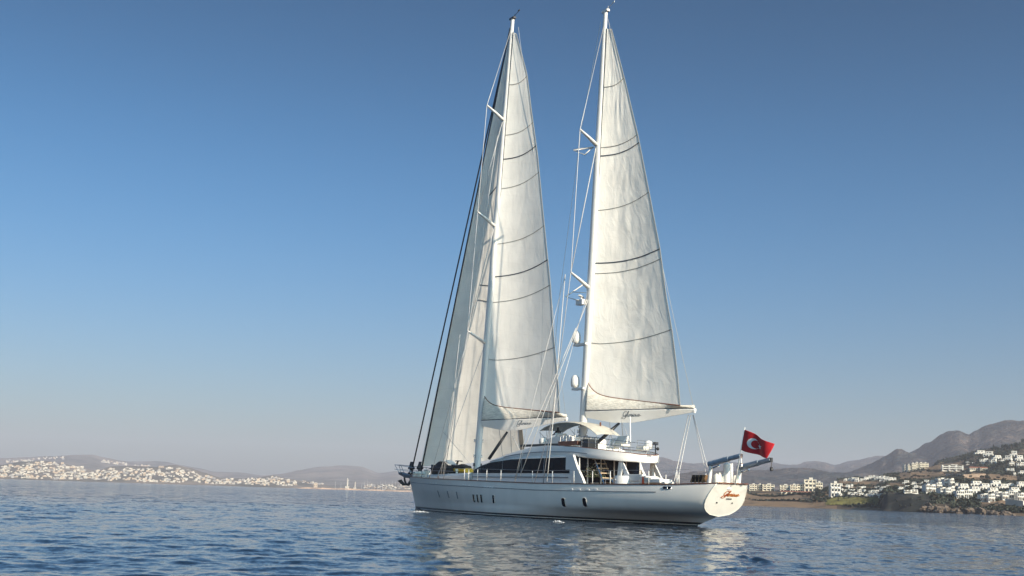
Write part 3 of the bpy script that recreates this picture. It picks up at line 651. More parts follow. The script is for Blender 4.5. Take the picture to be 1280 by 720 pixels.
for i, px in enumerate([452, 455.5, 459, 461.5, 465, 468.5, 472, 475.5, 478, 481.5, 486, 490, 494, 419, 426]):
    az, _ = azel(px, 610); D = 2640+random.uniform(-12, 30)
    if sbp is None:
        sbp = o = empty('sailboat')
        b = MB(); b.rings([[(x, w_, 1.6), (x, w_*.7, 0), (x, -w_*.7, 0), (x, -w_, 1.6)] for x, w_ in ((-7, 1.2), (-3, 2), (2, 1.9), (6, .9), (7.6, .1))]); b.build('hull', M['white'], o)
        b = MB(); b.tube([(0, 0, 1.4), (0, 0, 20)], [.28, .16], 6); b.build('mast', M['mast'], o)
        b = MB(); b.tube([(0, 0, 3.2), (-6, 0, 3.2)], .22, 6); b.build('boom', M['white'], o)
    else: o = copy_tree(sbp)
    o.location = (D*math.sin(az), D*math.cos(az), 0); o.rotation_euler = (0, 0, random.uniform(0, 3)); o.scale = (1, 1, random.uniform(.7, 1.25))
    tag(o, 'tiny moored sailboat with a bare mast in the distant marina', 'sailboat', 'sailboats moored in the marina')

# ------------------------------------------------------------------ trees and scrub on the near coast
M['crown'] = mat('tree_leaf', (.028, .036, .022), .8, var=.45, scale=1.2)
M['crownd'] = mat('tree_leaf_dark', (.028, .038, .024), .8, var=.4, scale=1.2)
M['trunk'] = mat('tree_bark', (.14, .10, .07), .9, var=.3, scale=4)
def make_tree(v):
    r = empty('tree' if v < 3 else 'cypress_tree'); t = MB()
    H = [5.5, 7.0, 4.5, 9.0][v]
    t.tube([(0, 0, -1), (.1, 0, H*.3), (-.1, .1, H*.62)], [.32, .24, .1], 7)
    rnd = random.Random(v); tips = []
    for k in range(5):
        a = k*1.3+rnd.random(); q = Vector((math.cos(a), math.sin(a), 0))*H*.24*(.3 if v == 3 else 1); q.z = H*rnd.uniform(.5, .78)
        t.tube([(0, 0, H*.32), q*.55+Vector((0, 0, H*.22)), q], [.16, .1, .04], 5); tips.append(q)
    t.build('trunk', M['trunk'], r)
    c = MB(); 
    for k in range(420):
        if v == 3:
            z = rnd.uniform(.12, 1); rr_ = .13*H*(1-z)**.5*rnd.uniform(.5, 1.1); a = rnd.uniform(0, 6.28); p = Vector((rr_*math.cos(a), rr_*math.sin(a), z*H))
        else:
            q = rnd.choice(tips); d = Vector((rnd.gauss(0, 1), rnd.gauss(0, 1), rnd.gauss(0, .7))).normalized()*H*.2*rnd.uniform(.4, 1.15); p = q+d
        s = rnd.uniform(.14, .34)*H/6; n = Vector((rnd.gauss(0, 1), rnd.gauss(0, 1), rnd.gauss(0, 1))).normalized(); a_ = n.orthogonal().normalized()*s; b_ = n.cross(a_)
        i = len(c.v); c.v += [p-a_-b_, p+a_-b_*.6, p+a_*.7+b_, p-a_+b_*.8]; c.quad(i, i+1, i+2, i+3)
    c.build('crown', M['crownd'] if v in (1, 3) else M['crown'], r); return r
TP = [None]*4
def tree_at(px, py, hpx, v, label, group):
    if TP[v] is None: TP[v] = o = make_tree(v)
    else: o = copy_tree(TP[v])
    az, D, P = near.place(px, py); o.location = P; s = hpx*D/F/[5.5, 7, 4.5, 9][v]
    o.scale = (s*random.uniform(.9, 1.4), s*random.uniform(.9, 1.3), s); o.rotation_euler = (0, 0, random.uniform(0, 6.28))
    tag(o, label, 'tree', group)
def grove(n, poly, hr, label, group, vs=(0, 1, 2)):
    for i in range(n):
        px = random.uniform(poly[0], poly[1]); t = (px-poly[0])/(poly[1]-poly[0]); py = lerp(lerp(poly[2], poly[3], t), lerp(poly[4], poly[5], t), random.random())
        tree_at(px, py, random.uniform(*hr), random.choice(vs), label, group)
grove(20, (1013, 1037, 617, 614, 629, 628), (5, 9), 'dark leafy tree between the cream hotel and the tall apartment block', 'trees beside the hotel')
grove(16, (1046, 1100, 611, 610, 622, 624), (2.5, 5), 'small dark tree among the white houses above the green shore strip', 'trees among the lower white houses')
grove(16, (1116, 1160, 603, 601, 613, 610), (3.5, 6.5), 'dark tree among the villas on top of the dark cliff', 'trees on the cliff top')
grove(18, (1118, 1175, 595, 590, 600, 598), (3, 5), 'dark tree on the brown slope below the cream hotel', 'trees on the brown slope')
grove(26, (1192, 1280, 596, 595, 606, 605), (3.5, 6), 'dark tree between the upper village and the villa rows', 'trees between the villages')
grove(24, (1195, 1262, 575, 566, 590, 585), (4, 7), 'dark tree among the houses of the upper village', 'trees of the upper village')
grove(14, (1190, 1280, 626, 631, 632, 638), (3, 5.5), 'dark bushy tree at the foot of the front row by the shore rocks', 'trees by the shore rocks')
grove(16, (1240, 1283, 563, 555, 568, 560), (4, 7), 'dark tree on the crest above the upper village', 'trees on the crest', (1, 1, 3))
grove(10, (975, 1014, 617.5, 618.5, 620, 621), (2, 3.2), 'small round tree on the terrace above the beach', 'trees above the beach')
tree_at(1206.7, 579.5, 9, 3, 'tall slim dark cypress left of the upper village', None)
def scrub():
    c = MB(); rnd = random.Random(5); n = 0
    while n < 14000:
        px = rnd.uniform(1036, 1290); az = azel(px, 625)[0]; D = 455+ 750*rnd.random()**1.5
        z = near.z(az, D)
        if z < 1.0: continue
        if 1101 < px < 1162 and D < 520 and rnd.random() < .96: continue
        if near.soil(az, D, z) + .55*(noise.noise((D*math.sin(az)/25, D*math.cos(az)/25, 4))) > .55: continue
        p = Vector((D*math.sin(az), D*math.cos(az), z)); n += 1
        R = rnd.uniform(.35, 1.1)
        for k in range(4):
            q = p+Vector((rnd.gauss(0, 1)*R*.5, rnd.gauss(0, 1)*R*.5, rnd.uniform(.1, .9)*R)); s = R*rnd.uniform(.3, .6)
            nn = Vector((rnd.gauss(0, 1), rnd.gauss(0, 1), rnd.gauss(0, 1))).normalized(); a_ = nn.orthogonal().normalized()*s; b_ = nn.cross(a_)
            i = len(c.v); c.v += [q-a_-b_, q+a_-b_*.6, q+a_*.7+b_, q-a_+b_*.8]; c.quad(i, i+1, i+2, i+3)
    o = c.build('scrub', M['crown']); tag(o, 'dark low scrub covering the near hillside and cliff', 'scrub', kind='stuff')
scrub()
def meadow():
    c = MB(); rnd = random.Random(9); n = 0
    while n < 5200:
        px, py = rnd.uniform(1037, 1099), rnd.uniform(623.5, 631.5); az, D, P = near.place(px, py); n += 1
        q = P+Vector((rnd.uniform(-1, 1), rnd.uniform(-2, 2), .1)); s_ = rnd.uniform(.35, .9)
        i = len(c.v); c.v += [q+Vector((-s_, 0, 0)), q+Vector((s_, rnd.uniform(-.3, .3), 0)), q+Vector((s_*.6, 0, rnd.uniform(.25, .7))), q+Vector((-s_*.7, 0, rnd.uniform(.25, .7)))]; c.quad(i, i+1, i+2, i+3)
    tag(c.build('grass', mat('meadow_grass', (.13, .125, .04), .9, var=.4, scale=.15)), 'olive green grass strip along the shore below the white houses', 'grass', kind='stuff')
meadow()
wall_between((930, 625.5), (1012, 627), 1.3, 'retaining_wall', 'long low dark wall along the beach right of the yacht stern', M['stone'])
def hedge(p1, p2, hpx, label):
    a, b_ = near.place(*p1), near.place(*p2); c = MB(); rnd = random.Random(int(p1[1]*7)); h = hpx*a[1]/F
    for k in range(900):
        t = rnd.random(); px = lerp(p1[0], p2[0], t); az = lerp(a[0], b_[0], t); D = lerp(a[1], b_[1], t)+rnd.uniform(-1, 1); z = near.z(az, D)
        q = Vector((D*math.sin(az), D*math.cos(az), z+rnd.random()*h*(.7+.5*math.sin(px*.9)))); s_ = rnd.uniform(.3, .8); nn = Vector((rnd.gauss(0, 1), rnd.gauss(0, 1), rnd.gauss(0, 1))).normalized(); a_ = nn.orthogonal().normalized()*s_; c_ = nn.cross(a_)
        i = len(c.v); c.v += [q-a_-c_, q+a_-c_*.6, q+a_*.7+c_, q-a_+c_*.8]; c.quad(i, i+1, i+2, i+3)
    tag(c.build('hedge', M['crown']), label, 'hedge')
hedge((936, 617.5), (1012, 618.5), 1.5, 'dark hedge just below the low cream hotel blocks')
hedge((930, 625.3), (1034, 627.4), 1.6, 'long dark hedge low down along the beach')
grove(24, (936, 1014, 618.5, 619.5, 621, 622.5), (1.4, 2.6), 'small round shrub like tree planted in a row above the beach', 'planted row above the beach', (0, 2))
# shore rocks
def rock_mesh(sd):
    bm = bmesh.new(); bmesh.ops.create_icosphere(bm, subdivisions=3, radius=1)
    for v in bm.verts:
        n_ = noise.fractal(v.co*1.3+Vector((sd*7, 0, 0)), 1, 2, 4); v.co *= 1+.45*n_; v.co.z *= .75
    me = bpy.data.meshes.new('rock'); bm.to_mesh(me); bm.free(); me.materials.append(M['rock']); return me
M['rock'] = mat('shore_rock', (.16, .12, .09), .95, var=.45, scale=.9, bump=.8, bscale=2)
RM = [rock_mesh(k) for k in range(4)]
for i in range(46):
    px = [1183, 1190, 1197, 1158, 1165, 1172, 1214, 1224, 1232][i % 9]+random.uniform(-4, 5) if i < 30 else random.uniform(1150, 1284)
    az = azel(px, 640)[0]; D = np.interp(px, [1150, 1175, 1225, 1280], [468, 465, 458, 450])+random.uniform(-3, 9)
    o = bpy.data.objects.new('rock', RM[i % 4]); COL.objects.link(o); o.location = (D*math.sin(az), D*math.cos(az), random.uniform(-.2, .9)+.12*max(0, D-460))
    s = random.uniform(.7, 1.9); o.scale = (s*1.4, s, s*.9); o.rotation_euler = (random.random(), 0, random.uniform(0, 6))
    tag(o, 'brown weathered boulder at the foot of the rocky shore below the houses', 'rock', 'boulders along the shore')
# ================================================================== THE YACHT (boat coordinates: x forward, y port, z up)
yacht = empty('sailing_yacht', ST, HEAD)
tag(yacht, 'large white two masted sailing yacht with raised sails in the middle of the bay', 'yacht')
SHEER = [(-4, 2.97), (0, 2.80), (6, 2.72), (14, 2.70), (22, 2.82), (32, 2.98), (43, 3.22)]
def sheer(x): return interp(x, SHEER)
TL = [ # t, z/2.95 fraction, stern x, stern half width, mid half width, um, p, q
 (0, 1.0, -3.45, 1.42, 4.35), (.06, .93, -3.33, 1.53, 4.38), (.12, .87, -3.20, 1.62, 4.40), (.2, .76, -3.0, 1.72, 4.42), (.3, .64, -2.8, 1.78, 4.42), (.38, .54, -2.62, 1.74, 4.40), (.45, .45, -2.45, 1.58, 4.38),
 (.5, .38, -2.32, 1.32, 4.34), (.55, .31, -2.2, .9, 4.3), (.6, .262, -2.1, .0, 4.33), (.66, .17, -1.35, 0, 4.3), (.70, .118, -.85, 0, 4.27), (.72, .10, -.70, 0, 4.26), (.74, .05, -.3, 0, 4.24), (.76, .0, .0, 0, 4.2), (.88, -.15, 2.4, 0, 3.4), (1, -.3, 7, 0, 2.0)]
def stem_x(z): return 40.95 + 1.75*max(0, z/3.2)**1.15 + (.25*z if z < 0 else 0)
def hull_pt(u, k):
    t, zf, xs, ys, bm_ = TL[k]; 
    xb = stem_x(zf*3.2 if zf > 0 else zf*2.95); x = xs + (xb-xs)*u
    z = zf*sheer(x) if zf > 0 else zf*2.95
    um = .47
    if u < um:
        s = math.sin(math.pi/2*u/um); p = .8 if t < .5 else .8+.6*min(1, (t-.5)/.25)
        y = ys + (bm_-ys)*s**p
    else:
        q = (u-um)/(1-um); e = 2.5 - 1.0*t
        y = bm_*(1-q**e) + .03*(1-q)
        if t > .3: y *= 1-.25*q*(t-.3)
    return Vector((x, max(y, .015) if u > .999 else y, z))
def hull_y(x, z):                               # half breadth of the hull at x, z
    zf = z/sheer(x); ks = [k for k in range(len(TL))]
    for k in range(len(TL)-1):
        if TL[k][1] >= zf >= TL[k+1][1]: break
    f_ = (TL[k][1]-zf)/(TL[k][1]-TL[k+1][1])
    def at(kk):
        xs = TL[kk][2]; xb = stem_x(TL[kk][1]*3.2); return hull_pt(min(1, max(0, (x-xs)/(xb-xs))), kk).y
    return lerp(at(k), at(k+1), f_)
NU = 90
mb = MB(); us = [0, .004, .01, .018, .03]+[.045+(1-.045)*(i/NU)**.95 for i in range(NU+1)]
for sgn in (1, -1):
    n0 = len(mb.v)
    for u in us:
        for k in range(len(TL)):
            p = hull_pt(u, k); mb.v.append(Vector((p.x, p.y*sgn, p.z)))
    K = len(TL)
    for i in range(len(us)-1):
        for k in range(K-1):
            a = n0+i*K+k; zf = TL[k+1][1]
            x_ = mb.v[a].x
            mi = 0
            if zf < .09: mi = 1
            if TL[k][0] == .72: mi = 1
            mb.quad(a, a+1, a+1+K, a+K, mi=mi)
hull = mb.build('hull', [M['hull'], M['boot']], yacht, smooth=True, auto=60)
b = MB()                                          # thin pale boot line
for s in (1, -1): b.tube([(x, s*(hull_y(x, .12)+.012), .10) for x in [-.2+i*1.0 for i in range(40)]], .03, 4)
b.build('boot_stripe', M['cream'], hull)
# transom
mb = MB(); ol = [hull_pt(0, k) for k in range(10)]; ring = [Vector((p.x, p.y, p.z)) for p in ol] + [Vector((p.x, -p.y, p.z)) for p in reversed(ol[:-1])]
cen = Vector((-2.8, 0, 1.9)); n0 = 0
for sc_, dx in ((1, -.0), (.985, -.03), (.6, -.05)):
    mb.v += [cen+(p-cen)*sc_+Vector((dx, 0, 0)) for p in ring]
K = len(ring)
for r_ in range(2):
    for j in range(K): mb.quad(r_*K+j, r_*K+(j+1) % K, (r_+1)*K+(j+1) % K, (r_+1)*K+j)
mb.quad(*[2*K+j for j in range(K)])
tro = mb.build('transom', mat('transom_paint', (.76, .745, .69), .4, var=.05, scale=1.5), yacht)
b = MB(); b.tube([p+Vector((-.01, 0, 0)) for p in ring]+[ring[0]], .035, 6); b.build('edge_moulding', M['cream'], tro, smooth=True)
T0, T1 = Vector((-3.45, 0, 2.95)), Vector((-2.1, 0, .77)); TUP = (T0-T1).normalized(); TN = Vector((-TUP.z, 0, TUP.x)); TN = TN if TN.x < 0 else -TN
def tpos(y, s): return T1 + TUP*s + Vector((0, y, 0)) + TN*.075
for y, s, r_ in ((.72, 1.12, .06), (-.72, 1.12, .05)):
    b = MB(); c = tpos(y, s); b.tube([c-TN*.05, c+TN*.02], r_, 12); b.build('exhaust_port', M['boot'], tro)
# cursive lettering
def word():
    S = []
    S.append([(1.75, 2.15), (1.45, 2.5), (.9, 2.45), (.35, 1.9), (.1, 1.1), (.35, .45), (.95, .35), (1.45, .8), (1.6, 1.25), (1.5, .2), (1.15, -.65), (.45, -.95), (-.35, -.75), (-.5, -.35), (.3, .0), (1.3, .1), (2.0, .5)])
    S.append([(2.0, .5), (2.5, 1.4), (2.75, 2.3), (2.5, 2.5), (2.25, 1.6), (2.2, .5), (2.45, .05), (2.9, .4)])
    S.append([(3.4, 1.0), (3.0, .95), (2.8, .45), (3.05, .02), (3.5, .3), (3.5, .85), (3.35, 1.02), (3.9, .85)])
    S.append([(3.9, .85), (4.05, 1.15), (4.3, .95), (4.15, .3), (4.35, .02), (4.75, .5)])
    S.append([(4.75, .5), (4.95, 1.0), (4.85, .3), (5.05, .02), (5.4, .45)]); S.append([(5.1, 1.45), (5.16, 1.55)])
    S.append([(5.95, 1.0), (5.55, .95), (5.35, .45), (5.6, .02), (6.05, .3), (6.05, .85), (5.9, 1.02), (6.4, .9)])
    S.append([(6.4, .9), (6.4, .25), (6.65, .02), (7.0, .4), (7.15, 1.0), (7.05, .25), (7.3, .05), (7.6, .45)])
    S.append([(7.6, .45), (7.95, 1.1), (8.15, .6), (8.0, .08), (7.6, .1), (8.4, .25), (9.1, .55)])
    return [[(x+y*.25, y) for x, y in catmull([(a, c, 0) for a, c in s], 6) for x, y in [(x, y)]] if False else [(p.x+p.y*.25, p.y) for p in catmull([(a, c, 0) for a, c in s], 6)] for s in S]
def script(name, m, fn, scale, parent, wdt=.12):
    mb = MB()
    for st in word():
        P2 = [Vector((x*scale, y*scale)) for x, y in st]
        front = []; back = []
        for i, p in enumerate(P2):
            d = (P2[min(i+1, len(P2)-1)]-P2[max(0, i-1)]); d = d.normalized() if d.length > 1e-6 else Vector((1, 0)); n = Vector((-d.y, d.x))
            ww = scale*wdt*(.55+.75*abs(d.y))
            for q, lst in ((p+n*ww, front), (p-n*ww, back)): lst.append((fn(q.x, q.y, 0), fn(q.x, q.y, .012)))
        mb.rings([[a[0], a[1], b_[1], b_[0]] for a, b_ in zip(front, back)])
    return mb.build(name, m, parent)
script('name_lettering', M['scriptr'], lambda u, v, o: tpos(.42-u, 1.66+v)+TN*o, .165, tro, .17)
b = MB()
for k in range(6):
    c = tpos(-.05-k*.085, 1.44); u_, v_ = Vector((0, -.026, 0)), TUP*.045
    b.prism([c-u_-v_, c+u_-v_, c+u_+v_, c-u_*(.2 if k % 2 else 1)+v_], TN*.02)
b.build('port_lettering', M['script'], tro)
# deck, cap rail, rubbing strake
mb = MB(); st_ = []
for i in range(60):
    x = -2.75+44.6*i/59; y = max(.03, hull_y(x, sheer(x)-.68)-.06); z = sheer(x)-.55; st_.append([(x, y, z), (x, 0, z+.06), (x, -y, z), (x, -y, z-.12), (x, y, z-.12)])
mb.rings(st_); mb.build('deck', M['teak'], yacht)
for s in (1, -1):
    b = MB(); b.rings([[(x, s*(y-.10), z+.0), (x, s*(y+.05), z+.0), (x, s*(y+.05), z+.07), (x, s*(y-.10), z+.07)] for x, y, z in [(lambda p: (p.x, p.y, p.z))(hull_pt(i/70, 0)) for i in range(71)]]); b.build('cap_rail', M['trim'], yacht)
    b = MB(); b.tube([(x, s*(hull_y(x, sheer(x)-.5)+.01), sheer(x)-.5) for x in [1.2+i*.75 for i in range(55)]], .028, 6); b.build('rubbing_strake', M['stripe'], hull)
b = MB(); b.rings([[(-3.5, y, 2.97), (-3.62, y, 2.97), (-3.62, y, 3.04), (-3.40, y, 3.04)] for y in (-1.42, 0, 1.42)]); b.build('cap_rail', M['trim'], yacht)
def on_hull(px, py):                             # where the photograph shows a mark on the port topside
    y = 4.0
    for _ in range(8): p = B(px, py, y); y = hull_y(p.x, min(max(p.z, .2), sheer(p.x)*.98))
    return Vector((p.x, y, p.z))
def hull_box(px, py, lx, lz, name, m, parent, dep=.05, frame=False, rim=None):
    p = on_hull(px, py)
    for s in (1, -1):
        x0, x1 = p.x-lx/2, p.x+lx/2; zs = (p.z-lz/2, p.z+lz/2); b = MB()
        def q(x, z, o_): return Vector((x, s*(hull_y(x, z)+o_), z))
        c0 = lx*.25
        ring = [(x0+c0, zs[0]), (x1-c0, zs[0]), (x1, zs[0]+c0), (x1, zs[1]-c0), (x1-c0, zs[1]), (x0+c0, zs[1]), (x0, zs[1]-c0), (x0, zs[0]+c0)]
        rws = []
        for k in range(9):
            z = lerp(zs[0], zs[1], k/8); iz = c0*.9 if k in (0, 8) else 0
            rws.append([q(x0+iz, z, -.05), q(x0+iz, z, .035), q(x1-iz, z, .035), q(x1-iz, z, -.05)])
        b.rings(rws); o = b.build(name, m, parent)
        if frame:
            f_ = MB(); f_.tube([q(x, z, .03) for x, z in [ring[i] for i in (0, 1, 2)]]+[q(x1, lerp(zs[0], zs[1], k/6), .03) for k in range(1, 6)]+[q(x, z, .03) for x, z in [ring[i] for i in (3, 4, 5, 6)]]+[q(x0, lerp(zs[1], zs[0], k/6), .03) for k in range(1, 6)]+[q(*ring[7], .03), q(*ring[0], .03)], .018, 5); f_.build('frame', M['steel'] if rim is None else rim, o)
for px in (704.5, 731): hull_box(px, 628, .42, .68, 'hull_window', M['glass'], hull, frame=True, rim=M['white'])
for px, py in ((592.5, 622.8), (597.2, 623), (602, 623.2), (617, 624)): hull_box(px, py, .34, .70, 'hull_window', M['glass'], hull, frame=True, rim=M['white'])
for px, py in ((548.5, 617.5), (560.3, 618), (571.5, 619)): hull_box(px, py, .14, .62, 'hull_window', M['stripe'], hull)
M['port'] = mat('port_lit', (.85, .85, .82), .3)
for px, py in ((538, 603.4), (541.5, 603.7), (545, 604), (579, 606), (582, 606.2), (586, 606.6), (590, 607), (606, 608.4), (609, 608.8), (612.5, 609), (615.5, 609.3), (714.5, 611.5), (724, 611.8), (735, 612), (745, 611.5)):
    hull_box(px, py, .28, .09, 'freeing_port', M['port'], hull)
for px in (831.5, 836.5): hull_box(px, 609.8, .42, .18, 'mooring_fairlead', M['glass'], hull, frame=True)

# deckhouse
ZT = [(10, 4.80), (19, 4.70), (22.4, 4.48), (24, 4.2), (25.5, 3.86), (26.9, 3.62)]
ZR = [(10, 5.22), (17, 5.35), (19.5, 5.18), (22, 4.82), (24, 4.42), (25.5, 4.0), (26.9, 3.66)]
ZC = [(10, 5.80), (14, 5.90), (17, 5.86), (20, 5.55), (22, 5.12), (24, 4.62), (25.5, 4.12), (26.9, 3.7)]
WD = [(10, 3.3), (18, 3.3), (22, 3.15), (24, 3.1), (25.5, 2.9), (26.6, 2.3), (26.9, 1.6)]
mb = MB(); rr = []
for i in range(50):
    x = 10.5+16.4*(i/49); w_ = interp(x, WD); zt, zr, zc = interp(x, ZT), interp(x, ZR), interp(x, ZC)
    half = [(w_+.05, 2.1), (w_+.05, 2.95), (w_, 3.05), (w_, 3.52), (w_-.10, zt), (w_-.22, zt+.05), (w_-.42, lerp(zt, zr, .65)), (w_-.8, zr+.05), (w_*.45, lerp(zr, zc, .75)), (0, zc)]
    rr.append([Vector((x, y, z)) for y, z in half]+[Vector((x, -y, z)) for y, z in reversed(half[:-1])])
mb.rings(rr); dh = mb.build('deckhouse', M['white'], yacht, smooth=True, auto=35)
mb = MB(); rr = []
for i in range(50):                               # low coachroof carrying on forward
    x = 26.5+12.5*(i/49); w_ = interp(x, [(26.5, 2.9), (33, 2.0), (37.5, 1.1), (39, .4)]); h_ = interp(x, [(26.5, 3.62), (30, 3.55), (37.5, 3.45), (39, 3.2)])
    half = [(w_+.1, 2.3), (w_+.05, h_-.25), (w_-.12, h_-.05), (w_*.5, h_+.05), (0, h_+.08)]
    rr.append([Vector((x, y, z)) for y, z in half]+[Vector((x, -y, z)) for y, z in reversed(half[:-1])])
mb.rings(rr); mb.build('fore_coachroof', M['white'], yacht, smooth=True, auto=35)
for s in (1, -1):
    xs = [10.62, 14.2, 17.4, 20.4, 26.5]
    for a_, b_ in zip(xs[:-1], xs[1:]):
        m_ = MB(); r1 = []
        for i in range(13):
            x = lerp(a_+.05, b_-.05, i/12); w_ = interp(x, WD); zt = interp(x, ZT)-.03; zb = min(3.54, zt-.02)
            r1.append([(x, s*(w_-.02), zb), (x, s*(w_+.03), zb), (x, s*(w_-.06), zt), (x, s*(w_-.12), zt)])
        m_.rings(r1); m_.build('window', M['glass'], dh)
    b = MB(); b.tube([(x, s*(interp(x, WD)+.06), 3.22) for x in [10.8+i*.5 for i in range(31)]], .035, 5); b.build('side_moulding', M['stripe'], dh)
    b = MB(); b.tube([(x, s*(interp(x, WD)-.36), lerp(interp(x, ZT), interp(x, ZR), .62)) for x in [3.5+i*.5 for i in range(40)] if x > 10.6], .03, 5); b.build('side_moulding', M['stripe'], dh)
    # slanting aft wing of the deckhouse
    m_ = MB(); m_.prism([(11.2, s*3.2, 4.9), (10.3, s*3.2, 4.95), (9.75, s*3.2, 4.0), (9.1, s*3.2, 3.2), (8.5, s*3.2, 2.3), (11.2, s*3.2, 2.3)], (0, .22, 0)); m_.build('side_wing', M['white'], dh)
    # pillars under the overhang
    m_ = MB(); m_.prism([(6.75, s*1.55, 2.2), (7.15, s*1.55, 2.2), (6.75, s*1.55, 4.55), (6.4, s*1.55, 4.55)], (0, .16, 0)); m_.build('pillar', M['white'], yacht)
    m_ = MB(); m_.prism([(5.3, s*1.55, 3.05), (5.9, s*1.55, 3.05), (6.7, s*1.55, 4.5), (6.38, s*1.55, 4.5)], (0, .10, 0)); m_.prism([(4.9, s*1.55, 2.2), (6.7, s*1.55, 2.2), (6.7, s*1.55, 3.05), (5.3, s*1.55, 3.05)], (0, .5, 0)); m_.build('pillar', M['white'], yacht)
m_ = MB(); m_.tube([(6.55, -1.62, 2.2), (6.6, -1.62, 4.5)], .16, 10); m_.build('pillar', M['white'], yacht, smooth=True)
# saloon bulkhead with dark glass doors
mb = MB(); mb.box((9.95, 0, 3.5), (.12, 6.2, 2.6)); sb = mb.build('saloon_bulkhead', M['glass'], yacht)
for y in (-3, -1.6, -.4, .9, 2.2, 3.0): b = MB(); b.box((9.85, y, 3.5), (.08, .09, 2.45)); b.build('door_frame', M['white'], sb)
# flybridge deck slab with overhang
mb = MB(); rr = []
def slab(x):
    zt = interp(x, [(5.2, 5.0), (5.7, 5.08), (8, 5.36), (10, 5.53), (12, 5.66), (14.4, 5.76), (16.6, 5.70), (19, 5.40), (20.7, 5.10), (22.4, 4.70)])
    zb = interp(x, [(5.2, 4.44), (6, 4.46), (8, 4.6), (11, 4.84), (19, 4.76), (22.4, 4.55)])
    w_ = min(3.02, interp(x, WD)-.06) if x > 10.8 else 3.02*math.sqrt(max(.0, 1-((10.8-x)/5.62)**2.4)); return zt, zb, w_
for i in range(60):
    x = 5.19+17.1*(i/59)**1.5; zt, zb, w_ = slab(x); w_ = max(w_, .25)
    ins = interp(x, [(9, .98), (14, .93), (18, .86), (22, .9)]); half = [(w_*.86, zb), (w_*.975, zb+.05), (w_, lerp(zb, zt, .28)), (w_*.99, lerp(zb, zt, .5)), (w_*ins, zt), (w_*(ins-.06), zt+.0), (w_*(ins-.06), zt-.12)]
    rr.append([Vector((x, y, z)) for y, z in half]+[Vector((x, -y, z)) for y, z in reversed(half)])
mb.rings(rr); fly = mb.build('flybridge_deck', M['white'], yacht, smooth=True, auto=40)
for s in (1, -1): b = MB(); b.tube([(x, s*(slab(x)[2]*.995+.012), lerp(slab(x)[1], slab(x)[0], .46)) for x in [9+i*.5 for i in range(24)]], .03, 5); b.build('side_moulding', M['stripe'], fly)
edge = [(x, slab(x)[2]*.95, slab(x)[0]+.02) for x in [12-i*.3 for i in range(19)]+[6.3, 6.0, 5.75, 5.55, 5.4, 5.3, 5.24]]
edge = edge + [(5.21, 0, slab(5.3)[0]+.02)] + [(x, -y, z) for x, y, z in reversed(edge)]
b = MB(); b.tube(edge, .04, 6); b.build('coaming_cap', M['trim'], fly)
# flybridge rails
rails = [(x, y*.97, z) for x, y, z in edge if x < 10.2]
for h_ in (.42, .82):
    b = MB(); b.tube([(x, y, z+h_) for x, y, z in rails], .024, 6); b.build('handrail', M['steel'], fly)
acc = 0; last = None
for x, y, z in rails:
    p = Vector((x, y, z))
    if last is None or (p-last).length > 1.3:
        b = MB(); b.tube([p-Vector((0, 0, .1)), p+Vector((0, 0, .84))], .024, 6); b.build('rail_post', M['steel'], fly); last = p
# flybridge furniture and helm
def at(px, py, y): return B(px, py, y)
helm = MB(); p = at(703, 553, 1.3); helm.rings([[(p.x+dx, y, z) for y, z in ((-1.9, 5.75), (1.6, 5.75), (1.6, zt), (-1.9, zt))] for dx, zt in ((-1.7, 6.5), (-1.2, 6.62), (1.3, 6.5), (1.9, 6.1))]); helm.build('helm_console', M['white'], fly, bevel=.06)
b = MB(); b.lathe((17.1, 1.3, 6.2), [(.05, -.35), (.36, -.25), (.42, 0), (.34, .25), (.12, .36)], 14); b.build('searchlight_dome', M['white'], fly, smooth=True)
b = MB(); b.rings([[(x, y, z) for y, z in ((2.1, 5.78), (2.5, 5.72), (2.5, 5.92), (2.1, 5.95))] for x in (12.2, 18.8)]); b.build('dark_coaming', M['boot'], fly)
b = MB(); b.box((12.0, 2.3, 5.9), (2.6, .6, .34)); b.build('bench_seat', M['trim'], fly, bevel=.05)
for k in range(3): b = MB(); b.tube([(11.2+k*.8, 2.4, 6.05), (11.25+k*.8, 2.4, 6.5), (11.6+k*.8, 2.4, 6.5), (11.65+k*.8, 2.4, 6.05)], .03, 5); b.build('bench_rail', M['steel'], fly)
b = MB(); b.lathe((11.6, .6, 5.6), [(.03, 0), (.03, .9)], 6); b.build('wheel_post', M['steel'], fly)
# bimini
prof = [(17.9, 7.22), (17.2, 7.5), (16.3, 7.70), (15.2, 7.80), (14.1, 7.80), (13.0, 7.72), (12.2, 7.58), (11.4, 7.36), (10.7, 7.05), (10.1, 6.72)]
mb = MB(); rr = []
for x, z in prof:
    rr.append([Vector((x, y, z-.10*abs(y/1.2)**3)) for y in np.linspace(1.2, -1.2, 11)]+[Vector((x, y, z-.10*abs(y/1.2)**3-.04)) for y in np.linspace(-1.2, 1.2, 11)])
mb.rings(rr); bim = mb.build('bimini_awning', mat('awning_canvas', (.58, .54, .46), .9, var=.1, scale=2), yacht, smooth=True, auto=50)
for s in (1, -1):
    for x0, x1, z1 in ((17.2, 17.9, 7.0), (16.2, 16.2, 7.35), (16.6, 14.2, 7.5), (12, 11.2, 7.1), (11.0, 10.1, 6.45), (16.0, 17.9, 7.0)):
        b = MB(); b.tube([(x0, s*1.25, 5.8), (x1, s*1.18, z1)], .022, 5); b.build('frame_pole', M['steel'], bim)
